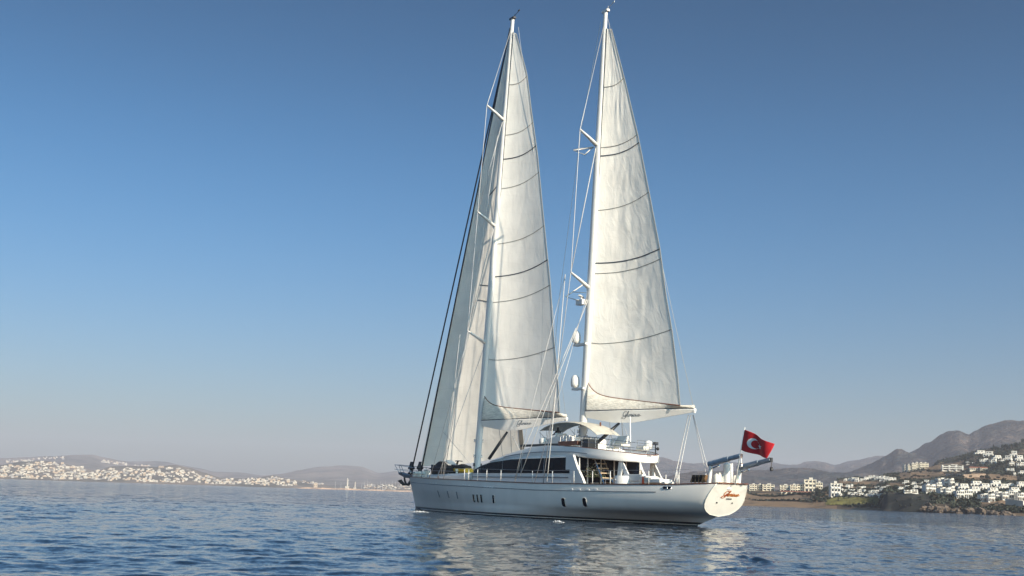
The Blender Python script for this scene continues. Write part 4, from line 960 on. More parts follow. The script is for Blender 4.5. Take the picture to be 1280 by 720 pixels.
# stairs from the aft deck to the flybridge
def beam(a, c, w_, h_): b = MB(); d = Vector(c)-Vector(a); b.tube([a, c], w_, 4, flat=h_); return b
stx = B(745, 590, 1.9); 
stair = beam((9.0, 2.35, 4.95), (7.3, 2.35, 2.4), .06, 1).build('stair', M['steel'], yacht)
beam((9.0, 1.45, 4.95), (7.3, 1.45, 2.4), .06, 1).build('stringer', M['steel'], stair)
for k in range(7):
    t = (k+.5)/7; b = MB(); b.box((lerp(9.0, 7.3, t), 1.9, lerp(4.85, 2.35, t)), (.3, .95, .07)); b.build('tread', mat('tread_wood', (.55, .42, .28), .6), stair)
# spars ------------------------------------------------------------
def mast(name, base, top, spreaders, r0):
    b = MB(); L_ = Vector(top)-Vector(base)
    b.tube([Vector(base)+L_*t for t in (0, .3, .6, .85, 1)], [r0, r0, r0*.92, r0*.72, r0*.55], 16, flat=.8)
    m_ = b.build(name, M['mast'], yacht, smooth=True, auto=50)
    for zr, zt, yl, sw in spreaders:
        x = base[0]+L_.x*(zr-base[2])/L_.z
        for s in (1, -1):
            q = MB(); q.tube([(x, s*.1, zr), (x+sw*.5, s*yl*.5, lerp(zr, zt, .5)), (x+sw, s*yl, zt)], [.15, .12, .08], 8, flat=1.6); q.build('spreader', M['mast'], m_, smooth=True)
    return m_
MB1, MT1 = (29.75, 0, 2.6), (26.05, 0, 47.1)
MB2, MT2 = (13.55, 0, 5.7), (11.42, 0, 42.6)
SP1 = [(37.0, 38.1, 2.05, 0), (26.7, 27.8, 2.1, 0), (15.6, 16.6, 2.15, .0)]
SP2 = [(30.8, 31.85, 1.95, 0), (18.7, 19.8, 2.05, 0)]
m1 = mast('main_mast', MB1, MT1, SP1, .37); m2 = mast('mizzen_mast', MB2, MT2, SP2, .37)
for mm, T in ((m1, MT1), (m2, MT2)):
    b = MB(); b.box((T[0], 0, T[2]+.05), (.75, .3, .2)); b.tube([(T[0]-.3, 0, T[2]), (T[0]-.35, 0, T[2]+.4)], .02, 5); b.tube([(T[0]-.3, 0, T[2]+.2), (T[0]-1.0, 0, T[2]+.45)], .025, 5); b.box((T[0]-1.05, 0, T[2]+.5), (.3, .05, .14)); b.build('masthead_fitting', M['anchor'] if mm is m1 else M['mast'], mm)
def mx(Bs, Tp, z): return Bs[0]+(Tp[0]-Bs[0])*(z-Bs[2])/(Tp[2]-Bs[2])
for mm, Bs, Tp in ((m1, MB1, MT1), (m2, MB2, MT2)):                # mast gear: winches, sheaves, cleats
    for z in ((3.6, 4.4, 5.2, 6.6) if mm is m1 else (6.6, 7.0, 7.4)):
        x = mx(Bs, Tp, z)
        for s in (1, -1):
            b = MB(); b.lathe((x+random.uniform(-.15, .15), s*.36, z), [(.11, -.13), (.08, -.05), (.08, .08), (.12, .12)], 10); b.build('winch', M['anchor'] if z < 5 else M['steel'], mm, smooth=True)
# sails -------------------------------------------------------------
def sail(name, luff, leech, foot_sag, yfun, camber, m, nu=40, nv=110, crease=None):
    """luff and leech: lists of (z, x) ; yfun(z, x_leech, x_luff) gives the athwart place of the leech; camber to leeward"""
    z0L, z1L = luff[0][0], luff[-1][0]; z0E, z1E = leech[0][0], leech[-1][0]
    def pos(u, v, off=0.0):
        zl = lerp(z0L, z1L, v); xl = interp(zl, luff); ze = lerp(z0E, z1E, v); xe = interp(ze, leech)
        ye = yfun(ze, xe, xl); c = math.hypot(xl-xe, ye)
        x = lerp(xl, xe, u); y = lerp(0, ye, u); z = lerp(zl, ze, u) - foot_sag*(1-v)**14*(1-math.exp(-u/.07))*(1-u)
        cam_ = camber*c*(math.sin(math.pi*u**.85))*(.55+.45*math.sin(math.pi*min(1, v*1.1+.1)))
        dx, dy = -ye/c, (xe-xl)/c      # leeward normal in plan
        n = Vector((-dx*0+ (ye/c), 0, 0)) 
        nx, ny = (ye/c), -(xe-xl)/c
        if ny > 0: nx, ny = -nx, -ny
        w_ = 0
        if crease: w_ = crease(u, v)
        return Vector((x+nx*(cam_+w_)-nx*off, y+ny*(cam_+w_)-ny*off, z))
    me_v = []; f_ = []; uv = []
    for i in range(nv+1):
        for j in range(nu+1): me_v.append(pos(j/nu, i/nv)); uv.append((j/nu, i/nv))
    for i in range(nv):
        for j in range(nu): a = i*(nu+1)+j; f_.append((a, a+1, a+nu+2, a+nu+1))
    me = bpy.data.meshes.new(name); me.from_pydata([tuple(v) for v in me_v], [], f_); me.materials.append(m)
    ul = me.uv_layers.new(name='UVMap')
    for lp in me.loops: ul.data[lp.index].uv = uv[lp.vertex_index]
    me.polygons.foreach_set('use_smooth', [True]*len(me.polygons))
    o = bpy.data.objects.new(name, me); COL.objects.link(o); o.parent = yacht
    return o, pos
def batten(pos, s_o, v0, v1, m, r=.045, u0=.02, sag=.0):
    b = MB(); pts = [pos(lerp(u0, 1.0, k/24), lerp(v0, v1, k/24)-sag*math.sin(math.pi*k/24), .03) for k in range(25)]
    b.tube(pts, r, 5); return b.build('batten', m, s_o)
def leech_from(pxs, bz, Bs, Tp, tw):
    out = []
    zb = None
    for px, py in pxs:
        y = -1.0
        for _ in range(8):
            p = B(px, py, y); xl = mx(Bs, Tp, p.z)-.35; c = max(0, xl-p.x); h_ = (p.z-8)/34
            y = -c*math.sin(rad(29+tw*max(0, h_)))
        out.append((p.z, p.x, y))
    return sorted(out)
def wr(seed, a_):
    def f_(u, v):
        e = math.sin(math.pi*min(1, max(0, u)))
        n1 = noise.noise((u*5+v*9, v*26-u*9, seed))*a_ ; n2 = noise.noise((u*16-v*8, v*16+u*13, seed+5))*a_*.35
        return (n1+n2)*e*(.45+.75*(1-v))
    return f_
mzL = leech_from([(763.6, 36), (780, 97), (798.3, 169.4), (812, 238), (826, 310.6), (834.4, 374.4), (841.4, 415.5), (848, 471), (850.8, 507)], 8, MB2, MT2, 7)
mzY = lambda z, xe, xl: interp(z, [(q[0], q[2]) for q in mzL])
zl0, zl1 = 10.95, 41.0
luff2 = [(zl0, mx(MB2, MT2, zl0)-.32), (zl1, mx(MB2, MT2, zl1)-.28)]
miz, mpos = sail('mizzen_sail', luff2, [(q[0], q[1]) for q in mzL], 1.0, mzY, .08, M['sail'], crease=wr(1.3, .055))
mnL = leech_from([(644, 41.7), (657, 91.7), (667, 139), (676.7, 194.4), (683, 257.8), (692.8, 357.8), (695.8, 415.5), (701.4, 482), (702.8, 516)], 8, MB1, MT1, 6)
mnY = lambda z, xe, xl: interp(z, [(q[0], q[2]) for q in mnL])
zm0, zm1 = 10.7, 45.7
luff1 = [(zm0, mx(MB1, MT1, zm0)-.32), (zm1, mx(MB1, MT1, zm1)-.28)]
mainS, npos = sail('main_sail', luff1, [(q[0], q[1]) for q in mnL], 0.85, mnY, .075, M['sail_b'], crease=wr(7.7, .02))
def vz(pos, u, z):
    lo, hi = 0, 1
    for _ in range(30):
        mid = (lo+hi)/2
        if pos(u, mid).z < z: lo = mid
        else: hi = mid
    return lo
def vof(pos, u, px, py):                          # v where the sail's edge meets the photograph row
    lo, hi = 0, 1
    for _ in range(30):
        mid = (lo+hi)/2; p = pos(u, mid); wv = ST + FW*p.x + PT*p.y + Vector((0, 0, p.z)) - Vector((0, 0, CAM_H))
        d_ = wv.y*CP + wv.z*SP; up = -wv.y*SP + wv.z*CP; a_ = F*wv.x/d_; c_ = -F*up/d_; yy = 360 + a_*SR + c_*CR
        if yy > py: lo = mid
        else: hi = mid
    return lo
for yl, ye, dark in ((109, 97, 0), (184.5, 168, 0), (195, 178, 1), (263, 240, 0), (329, 311, 1), (342, 323, 0), (428.5, 411.5, 0)):
    batten(mpos, miz, vof(mpos, .02, 0, yl), vof(mpos, 1, 0, ye), M['baton'] if dark else M['batonl'], .045 if dark else .03, sag=.006)
for yl, ye, dark in ((106, 95, 0), (169, 153, 0), (199, 182, 1), (236, 215, 0), (305, 282, 0), (346, 324.5, 1), (378, 356, 0), (449, 434, 0)):
    batten(npos, mainS, vof(npos, .02, 0, yl), vof(npos, 1, 0, ye), M['baton'] if dark else M['batonl'], .045 if dark else .03, sag=.006)
for pos, so in ((mpos, miz), (npos, mainS)):
    b = MB(); b.tube([pos(1, k/60, .0) for k in range(61)], .035, 5); b.build('leech_tape', M['batonl'], so)
    b = MB(); b.tube([pos(k/30, 0, .01) for k in range(31)], .05, 5); b.build('foot_rope', M['trim'], so)
    b = MB(); b.tube([pos(.0, k/60, .0) for k in range(61)], .05, 5); b.build('luff_rope', M['baton'], so)
# booms with their canvas bags
def boom(name, Bs, Tp, zt, end, ztE, pos, s_o, zmid, zf):
    x0 = mx(Bs, Tp, zt)-.35; A = Vector((x0, 0, 0)); E = Vector((end[0], end[1], 0)); d = (E-A); Ln = d.length; d.normalize(); n = Vector((-d.y, d.x, 0))
    b = MB(); rr = []
    for i in range(30):
        t = i/29; c = A+d*(Ln*t); top = lerp(zt, ztE, t); dep = interp(t, [(0, .50), (.25, .95), (.45, .98), (.75, .60), (.93, .36), (1, .26)]); wt = interp(t, [(0, .30), (.3, .52), (.7, .42), (1, .16)])
        rr.append([c+n*wt+Vector((0, 0, top)), c+n*(wt*1.02)+Vector((0, 0, top-.08)), c+n*.07+Vector((0, 0, top-dep)), c-n*.07+Vector((0, 0, top-dep)), c-n*(wt*1.02)+Vector((0, 0, top-.08)), c-n*wt+Vector((0, 0, top))])
    b.rings(rr); o = b.build(name, M['white'], yacht, smooth=True, auto=30)
    for s in (1, -1):
        q = MB(); q.tube([A+d*(Ln*t)+n*s*(interp(t, [(0, .30), (.3, .52), (.7, .42), (1, .16)])+.01)+Vector((0, 0, lerp(zt, ztE, t)+.02)) for t in np.linspace(0, 1, 20)], .035, 5); q.build('edge_rail', M['baton'], o)
    # bag
    g = MB(); rr = []
    N_ = 60
    for i in range(N_+1):
        t = i/N_; u = min(1, t*1.04); ft = pos(min(.995, u), 0); base = A+d*(Ln*t)+Vector((0, 0, lerp(zt, ztE, t)+.02)); wt = interp(t, [(0, .28), (.3, .46), (.7, .38), (1, .14)])
        row_ = []
        tb = max(0, 1-(t/.12)); top = Vector((ft.x, ft.y, ft.z)) if t < .97 else base+Vector((0, 0, .15))
        if t >= .9: top = top.lerp(base+Vector((0, 0, .28)), (t-.9)/.1)
        for j in range(13):
            f = j/12; q = (base+n*wt).lerp(top+n*.03, f); w_ = noise.noise((t*26-f*3, f*1.6+t*2, 3.1))*.16*math.sin(math.pi*f)+noise.noise((t*7, f*5, 9.))*.10*math.sin(math.pi*f)
            row_.append(q+n*(w_+.10*math.sin(math.pi*f)))
        for j in reversed(range(13)):
            f = j/12; q = (base-n*wt).lerp(top-n*.03, f); row_.append(q-n*.1*math.sin(math.pi*f))
        rr.append(row_)
    g.rings(rr); g.build('stowed_canvas', M['bag'], o, smooth=True)
    return o, A, d, n, Ln
e2 = B(868, 510, -4.7); e1 = B(708, 521, -4.7)
bm2, A2, d2, n2_, L2 = boom('mizzen_boom', MB2, MT2, 8.60, (e2.x, -4.7), e2.z-.05, mpos, miz, 0, 0)
bm1, A1, d1, n1_, L1 = boom('main_boom', MB1, MT1, 8.42, (e1.x, -4.7), e1.z-.05, npos, mainS, 0, 0)
for o_, A_, d_, n_, L_, zt, ze, s0, sc_ in ((bm2, A2, d2, n2_, L2, 8.60, e2.z, .36, .165), (bm1, A1, d1, n1_, L1, 8.42, e1.z, .44, .15)):
    if n_.y < 0: n_ = -n_
    def fn(u, v, off):
        t = s0+u/L_; top = lerp(zt, ze-.05, t); wt = interp(t, [(0, .30), (.3, .52), (.7, .42), (1, .16)]); dep = interp(t, [(0, .50), (.25, .95), (.45, .98), (.75, .60), (.93, .36), (1, .26)])
        dz = .52-v; f = (dz-.08)/(dep-.08)
        return A_+d_*(L_*t)+n_*(lerp(wt*1.02, .07, f)+.012+off)+Vector((0, 0, top-dz))
    script('name_lettering', M['script'], fn, sc_, o_, .065)
    b = MB(); E_ = A_+d_*L_; b.lathe(E_+Vector((0, 0, ze-.2)), [(.1, -.2), (.16, 0), (.16, .12), (.05, .2)], 10); b.build('boom_end_block', M['white'], o_)
# vangs and hanging block
for (a_, c_) in ((B(747, 553, 0), B(774, 529, -1.7)), (B(611, 574, 0), B(634, 540, -1.7))):
    b = MB(); b.tube([a_, a_.lerp(c_, .6), c_], [.14, .14, .10], 10); b.build('boom_vang', M['boot'], yacht, smooth=True)
b = MB(); p = B(750.5, 528, -.3); b.tube([p, p-Vector((0, 0, .75))], [.07, .09], 6); b.build('tackle_block', M['trim'], bm2)
# headsails ---------------------------------------------------------
GT, GH, GC = Vector((40.35, 0, 4.3)), Vector((26.45, 0, 45.6)), B(655.5, 561, -6.0)
def gpos(u, v, off=0.0):
    a_ = GT.lerp(GH, v); c_ = GC.lerp(GH, v); c_ = c_ + Vector((.75*math.sin(math.pi*v), .5*math.sin(math.pi*v), 0)); p = a_.lerp(c_, u); ch = (a_-c_).length
    z = p.z - .35*(1-v)**5*math.sin(math.pi*u)
    return Vector((p.x, p.y - .09*ch*math.sin(math.pi*u**.8) + off, z))
me_v = []; f_ = []; uv = []; nu, nv = 36, 100
for i in range(nv+1):
    for j in range(nu+1):
        p = gpos(j/nu, i/nv); p.y += .05*noise.noise((j/nu*14, i/nv*30, 2))*math.sin(math.pi*j/nu); me_v.append(tuple(p)); uv.append((j/nu, i/nv))
for i in range(nv):
    for j in range(nu): a = i*(nu+1)+j; f_.append((a, a+1, a+nu+2, a+nu+1))
me = bpy.data.meshes.new('genoa'); me.from_pydata(me_v, [], f_); me.materials.append(M['sail']); ul = me.uv_layers.new(name='UVMap')
for lp in me.loops: ul.data[lp.index].uv = uv[lp.vertex_index]
me.polygons.foreach_set('use_smooth', [True]*len(me.polygons)); gen = bpy.data.objects.new('genoa', me); COL.objects.link(gen); gen.parent = yacht
for v0, v1, dark in ((.63, .66, 1), (.42, .40, 1), (.385, .36, 0)):
    b = MB(); b.tube([gpos(lerp(.35, .8, k/12), lerp(v0, v1, k/12), .03) for k in range(13)], .045, 5); b.build('batten', M['baton'] if dark else M['batonl'], gen)
b = MB(); rr = [[gpos(1, k/50)+Vector((0, .03, 0)), gpos(.955, k/50)+Vector((0, .03, 0)), gpos(.955, k/50)+Vector((0, -.02, 0)), gpos(1, k/50)+Vector((0, -.02, 0))] for k in range(50)]
b.rings(rr); b.build('leech_tape', mat('uv_strip', (.20, .19, .17), .8), gen)
def rope(name, pts, r, m, parent=None): b = MB(); b.tube(pts, r, 6); return b.build(name, m, parent or yacht, smooth=True)
fs1 = rope('headstay', [(42.35, 0, 3.4), MT1], .08, M['darkstay']); rope('headstay', [(40.4, 0, 3.2), (26.45, 0, 46.3)], .08, M['darkstay'])
for x in (42.3, 40.5):
    b = MB(); b.lathe((x, 0, 3.45), [(.12, 0), (.36, .08), (.36, .2), (.2, .28), (.2, .5), (.36, .58), (.36, .7), (.24, .9), (.14, 1.3)], 14); b.build('furling_drum', M['anchor'], yacht, smooth=True)
# rigging
def shrouds(Bs, Tp, sp, chain_x, yc, r):
    T = Vector(Tp); zd = sheer(chain_x)+.05
    for s in (1, -1):
        tips = [Vector((mx(Bs, Tp, zr), s*yl, zt)) for zr, zt, yl, sw in sp]
        rope('cap_shroud', [T-Vector((0, 0, .6))]+tips+[Vector((chain_x, s*yc, zd))], r, M['wire'])
        roots = [Vector((mx(Bs, Tp, zr), s*.25, zr-.2)) for zr, zt, yl, sw in sp]
        for i in range(len(tips)-1): rope('diagonal_shroud', [roots[i], tips[i+1]], r*.8, M['rope'])
        rope('lower_shroud', [roots[-1], Vector((chain_x+1.2, s*yc, zd))], r*.8, M['wire'])
        rope('diagonal_shroud', [roots[-2], tips[-1]], r*1.1, M['rope'])
shrouds(MB1, MT1, SP1, 29.2, 3.75, .035); shrouds(MB2, MT2, SP2, 12.9, 4.2, .035)
def rl(name, pts, r, m=None): return rope(name, [B(*p) for p in pts], r*.72, m or M['rope'])
rl('halyard', [(706.5, 343, 1.9), (691.5, 524, 3.2), (683.7, 602, 4.2)], .05)
rl('running_backstay', [(720, 410, .6), (690, 480, 2.0), (655.5, 560, 3.4), (643.5, 602, 4.2)], .045)
rl('running_backstay', [(735, 375, .3), (686, 500, 2.2), (650, 595, 4.1)], .04)
rl('signal_halyard', [(706.5, 343, 1.9), (667, 500, 3.0), (643.5, 600, 4.1)], .03)
rl('running_backstay', [(622, 170, .3), (583, 430, 2.4), (538, 596, 3.0)], .035)
rl('running_backstay', [(616, 284, .3), (570, 480, 2.4), (551, 594, 3.2)], .035)
rl('halyard', [(575, 418, 2.1), (566, 500, 2.6), (554, 594, 3.3)], .03)
rl('signal_halyard', [(554, 540, 1.5), (590, 582, 2.2)], .025)
rl('signal_halyard', [(640, 545, 1.5), (650, 563, 1.8)], .04)
rl('signal_halyard', [(680, 300, .2), (676, 505, .6)], .02)
rl('topping_lift', [(760, 24, 0), (867, 510, -4.7)], .025)
rl('topping_lift', [(648, 34, 0), (707, 519, -4.7)], .02)
rl('halyard', [(751, 27, .15), (727, 160, .3), (700, 365, .5), (683, 545, .8)], .025)
for a_, c_, r_ in (((860.5, 519, -4.6), (842.5, 603, 1.5), .05), ((863.5, 519, -4.6), (846.5, 603, 1.5), .05), ((867, 519, -4.7), (884, 584, .9), .045), ((866, 519, -4.7), (882, 590, .9), .03)):
    rl('mainsheet', [a_, c_], r_)
rl('mainsheet', [(706, 527, -4.6), (722, 548, -.5)], .04)
b = MB(); b.tube([B(787.5, 521, -.9), B(788, 553, -.5)], .05, 6); b.build('antenna_whip', M['white'], fly)
for a_, c_ in (((777, 526, -1.2), (787, 551, .6)),): rl('signal_halyard', [a_, c_], .025)
# mizzen mast electronics
def radome(px, py):
    p = B(px, py, .35); x = mx(MB2, MT2, p.z)
    o = MB(); o.lathe(p, [(.16, -.5), (.31, -.44), (.37, -.2), (.37, .12), (.31, .34), (.2, .5), (.03, .55)], 16); d_ = o.build('radar_dome', M['white'], m2, smooth=True, auto=60)
    q = MB(); q.box(((p.x-.1+x)/2+.1, .2, p.z-.62), (abs(p.x-x)+.6, .5, .16)); q.tube([(p.x, .35, p.z-.62), (p.x, .35, p.z-.45)], .1, 8); q.build('bracket', M['mast'], d_)
radome(720.5, 422); radome(719, 477)
def frame(pts, r=.06): b = MB(); b.tube([B(*p) for p in pts], r, 6); return b.build('antenna_bracket', M['mast'], m2, smooth=True)
frame([(742, 184.5, .2), (717, 188, .9), (731, 193.5, .9), (740, 185, .2)], .055)
frame([(742, 183.5, -.2), (717, 187, .9)], .05)
frame([(733, 353, .2), (707, 371, 1.0), (721, 375, .9), (732, 376, .2)], .05); frame([(732, 366, .2), (717, 365, .8)], .035)
p = B(726.5, 378, .5); b = MB(); b.box(p, (.9, .5, .45)); b.tube([p+Vector((0, 0, .2)), p+Vector((0, 0, .45))], .07, 6); b.box(p+Vector((0, 0, .48)), (.25, 1.3, .12), rz=.7); b.build('radar_scanner', M['mast'], m2, bevel=.04)
# pulpit, stanchions, lifelines
def rail_y(x): return hull_pt(min(1, max(0, (x+3.45)/(stem_x(3.2)+3.45))), 0).y-.05
def line_h(h_, x0, x1, s): return [Vector((x, s*rail_y(x), sheer(x)+h_)) for x in np.linspace(x0, x1, 40)]
for s in (1, -1):
    rope('lifeline', line_h(1.02, -2.0, 27.0, s), .012, M['wire']); rope('lifeline', line_h(.55, 11.0, 27.0, s), .012, M['wire'])
    rope('lifeline', line_h(.75, 27, 40, s), .016, M['wire'])
    xs = [B(px, 602, 4)[0] for px in (582, 588, 600, 612, 630, 668, 691, 715)]
    for x in xs+[5.6, 2.0, -.4, 7.4]+[30.5, 33, 35.6, 38]:
        if x < 40: p = Vector((x, s*rail_y(x), sheer(x))); h_ = .98 if x < 27 else .75; rope('stanchion', [p, p+Vector((0, 0, h_))], .035 if x < 27 else .028, M['white'] if x < 27 else M['steel'])
    pu = [Vector((38.5, s*rail_y(38.5), 4.05)), Vector((41, s*1.0, 4.2)), Vector((43.6, s*.75, 4.35)), Vector((45.3, s*.35, 4.45)), Vector((45.55, 0, 4.45))]
    rope('pulpit_rail', pu, .035, M['steel']); rope('pulpit_rail', [q-Vector((0, 0, .45)) for q in pu[:-1]]+[Vector((45.0, 0, 3.95))], .025, M['steel'])
    for q in pu[1:4]: rope('pulpit_post', [q, Vector((min(q.x-.35, 44.2), q.y*.8, 3.2 if q.x < 43 else 3.5))], .028, M['steel'])
b = MB(); b.rings([[(x, w_, z), (x, -w_, z), (x, -w_*.8, z-h_), (x, w_*.8, z-h_)] for x, w_, z, h_ in ((41.2, .5, 3.35, .3), (43, .42, 3.45, .32), (44.6, .3, 3.72, .25))]); bs_ = b.build('bow_platform', M['stripe'], yacht, bevel=.03)
b = MB(); c = Vector((43.6, 0, 2.85)); b.tube([c+Vector((.2, 0, .6)), c, c+Vector((-.3, 0, -.35))], [.09, .1, .12], 8)
for sg in (1, -1):
    b.tube([c+Vector((-.3, 0, -.35)), c+Vector((-.28, sg*.35, -.42)), c+Vector((-.12, sg*.62, -.2))], [.12, .11, .05], 8)
    b.prism([c+Vector((-.2, sg*.3, -.5)), c+Vector((-.05, sg*.85, -.05)), c+Vector((-.18, sg*.5, .1)), c+Vector((-.28, sg*.2, -.25))], (.07, 0, 0))
b.tube([c+Vector((.5, -.22, .7)), c+Vector((.5, .22, .7))], .11, 10)
b.build('anchor', M['anchor'], yacht)
# foredeck gear
for px, py, y, s_ in ((519.5, 593.5, .6, (.5, .5, .6)), (524.5, 593.5, .8, (.7, .5, .62)), (530, 593.8, .9, (.55, .55, .7)), (535, 594, .9, (.4, .5, .85))):
    p = B(px, py, y); b = MB(); b.lathe(p, [(s_[0]*.55, -s_[2]*.7), (s_[0]*.6, -.1), (s_[0]*.4, 0), (s_[0]*.6, .12), (s_[0]*.5, s_[2]*.5), (.05, s_[2]*.56)], 12); b.build('windlass', M['cream'], yacht, smooth=True, auto=40)
for px in (532.5, 561, 571): p = B(px, 593, 1.6); b = MB(); b.tube([p-Vector((0, 0, .7)), p+Vector((0, 0, .3))], [.14, .11], 8); b.lathe(p+Vector((0, 0, .3)), [(.11, 0), (.2, .06), (.2, .16), (.05, .2)], 10); b.build('ventilator', M['cream'], yacht, smooth=True, auto=40)
# davits
for sx, (root, tip, yy) in enumerate((((888.5, 579.5), (926, 569.5), 1.15), ((925, 584.5), (963.5, 574.5), -1.15))):
    a_ = B(*root, yy); c_ = B(*tip, yy); base = Vector((a_.x+.15, yy, 2.9)); dv = empty('davit', parent=yacht)
    b = MB(); b.tube([base, a_-Vector((0, 0, .1))], [.15, .12], 10); b.tube([base+Vector((0, 0, -.1)), base+Vector((0, 0, .1))], .22, 10); b.build('post', M['white'], dv, smooth=True, auto=50)
    d_ = (c_-a_); b = MB(); b.tube([a_-d_*.06, a_+d_*.62], .20, 10, flat=.9); b.build('lower_arm', M['davit'], dv, bevel=.02)
    b = MB(); b.tube([a_+d_*.55, c_], .165, 10, flat=.9); b.build('upper_arm', M['davit'], dv, bevel=.02)
    b = MB(); b.tube([a_-Vector((0, 0, .35)), a_+d_*.3-Vector((0, 0, .28))], .06, 8); b.build('hydraulic_ram', M['steel'], dv)
    b = MB(); b.box(c_+Vector((0, 0, -.02)), (.16, .22, .30)); b.tube([c_-Vector((0.05, 0, .2)), c_-Vector((0.05, 0, .5))], .03, 5); b.lathe(c_-Vector((.05, 0, .62)), [(.03, -.16), (.11, -.1), (.11, .08), (.03, .14)], 8); b.build('hook_block', M['steel'] if sx == 0 else M['anchor'], dv)
# stern furniture
p = B(909, 590, .1); b = MB(); b.rings([[(p.x+dx*.27, p.y+dy*.27, z) for dx, dy in [(math.cos(a_), math.sin(a_)) for a_ in [k*math.pi/6 for k in range(12)]]] for z in (2.6, 4.25)]); b.lathe((p.x, p.y, 4.25), [(.27, 0), (.22, .1), (.05, .14)], 12)
tag(b.build('life_raft', M['white'], None, smooth=True, auto=40), 'upright white life raft canister on the stern between the davits', 'life raft')
lr = bpy.data.objects['life_raft']; lr.location = ST; lr.rotation_euler = (0, 0, HEAD)
def boat_thing(o, label, cat, group=None): o.location = ST; o.rotation_euler = (0, 0, HEAD); return tag(o, label, cat, group)
b = MB(); p = B(915, 593, -.2); b.tube([p-Vector((0, 0, .6)), p+Vector((0, 0, .75))], [.09, .07], 8); b.build('stern_post', M['white'], yacht, smooth=True)
for i, (px, py, y, w_, h_, lab) in enumerate(((895.5, 600, .9, .30, .75, 'cream rolled fender leftmost beside the port davit post'), (899.5, 599.5, .6, .22, .8, 'narrow cream fender second beside the port davit post'), (903.5, 600.5, .3, .26, .7, 'cream rolled fender left of the life raft canister'), (918.5, 600.5, -.6, .22, .6, 'small cream fender right of the life raft canister'), (921.5, 601, -.9, .2, .6, 'small cream fender next to the starboard davit post'))):
    p = B(px, py, y); w_ *= .62; b = MB(); b.lathe(p, [(.04, -h_*.6), (w_, -h_*.5), (w_*1.05, 0), (w_, h_*.4), (w_*.5, h_*.52), (.04, h_*.6)], 12); o = b.build('fender', M['cream'], None, smooth=True, auto=50); boat_thing(o, lab, 'fender', 'fenders on the stern')
for i, (px, lab) in enumerate(((867, 'dark folded deck chair leftmost by the stern rail'), (871.5, 'dark folded deck chair second from left by the stern rail'), (876, 'dark folded deck chair just left of the pale folded chair'), (880.5, 'pale folded deck chair beside the port davit post'))):
    p = B(px, 600.5, 1.0); r0 = empty('deck_chair', ST, HEAD); m_ = M['black'] if i < 3 else M['teak']
    for dx in (-.2, .2): b = MB(); b.tube([p+Vector((dx*.4, dx, -.55)), p+Vector((-dx*.4, dx, .38))], .03, 5); b.build('leg', M['teak'], r0)
    b = MB(); b.prism([p+Vector((-.2, .22, .36)), p+Vector((-.2, -.22, .36)), p+Vector((.1, -.22, -.1)), p+Vector((.1, .22, -.1))], (.05, 0, .03)); b.build('sling', m_, r0)
    tag(r0, lab, 'deck chair', 'folded chairs at the stern')
# aft deck: curved counter, sofa, cushions, table
b = MB(); c = B(781, 598, 1.7); b.lathe((c.x, c.y, 2.25), [(.8, 0), (.8, 1.1), (.76, 1.16), (.05, 1.18)], 20); boat_thing(b.build('bar_counter', M['white'], None, smooth=True, auto=40), 'rounded white bar counter under the flybridge overhang', 'counter')
r0 = empty('sofa', ST, HEAD); c = B(797, 600, 1.4)
for nm, dx, dz, sz in (('base', 0, -.25, (2.2, .9, .6)), ('seat_cushion', 0, .12, (2.1, .85, .18)), ('backrest', -.0, .35, (2.2, .2, .5))): b = MB(); b.box(c+Vector((dx, .4 if nm == 'backrest' else 0, dz-.2)), sz); b.build(nm, M['white'], r0, bevel=.05)
tag(r0, 'white outdoor sofa on the aft deck right of the rounded counter', 'sofa')
b = MB(); p = B(806.3, 600.5, 1.9); b.lathe(p+Vector((0, 0, -.1)), [(.2, -.45), (.24, 0), (.22, .35), (.05, .38)], 12); boat_thing(b.build('lifebuoy_locker', M['orange'], None, smooth=True), 'small bright orange container beside the white aft deck cushions', 'container')
for i, (px, py, sz, lab) in enumerate(((811, 600, (.8, 1.2, .55), 'cream boxy seat cushion right beside the orange container'), (816.5, 600.5, (.9, 1.2, .42), 'cream seat cushion in the middle of the aft deck seats'), (824, 601.5, (1.5, 1.2, .3), 'long flat white sunbed cushion next to the aft pillar'), (832, 603.5, (.9, .9, .18), 'thin flat white cushion furthest aft on the seats'))):
    b = MB(); b.box(B(px, py, 1.5), sz); boat_thing(b.build('seat_cushion', M['cream'] if i < 2 else M['white'], None, bevel=.07), lab, 'cushion', 'cushions on the aft deck')
r0 = empty('dining_table', ST, HEAD); c = B(768.5, 599.5, 2.0); b = MB(); b.box(c, (1.5, 1.1, .06)); b.build('tabletop', M['white'], r0)
for dx in (-.6, .6):
    for dy in (-.4, .4): b = MB(); b.tube([c+Vector((dx, dy, 0)), c+Vector((dx, dy, -.72))], .03, 5); b.build('leg', M['steel'], r0)
tag(r0, 'white table on the shaded aft deck left of the rounded counter', 'table')
# potted plant under the stairs
r0 = empty('potted_plant', ST, HEAD); c = B(743.5, 600, 2.0); b = MB(); b.lathe(c+Vector((0, 0, -.35)), [(.22, -.3), (.3, .1), (.32, .14), (.05, .14)], 12); b.build('pot', M['cream'], r0, smooth=True, auto=40)
for nm, m_, n_, sd_ in (('foliage', M['plant'], 260, 1), ('flowers', M['blossom'], 170, 2)):
    b = MB(); rnd = random.Random(sd_)
    for k in range(n_):
        q = c+Vector((rnd.gauss(0, .36), rnd.gauss(0, .36), .2+abs(rnd.gauss(0, .42)))); n = Vector((rnd.gauss(0, 1), rnd.gauss(0, 1), rnd.gauss(0, 1))).normalized(); s = .075; a_ = n.orthogonal().normalized()*s; c2 = n.cross(a_); i = len(b.v); b.v += [q-a_, q-c2*.6, q+a_, q+c2*.6]; b.quad(i, i+1, i+2, i+3)
    b.build(nm, m_, r0)
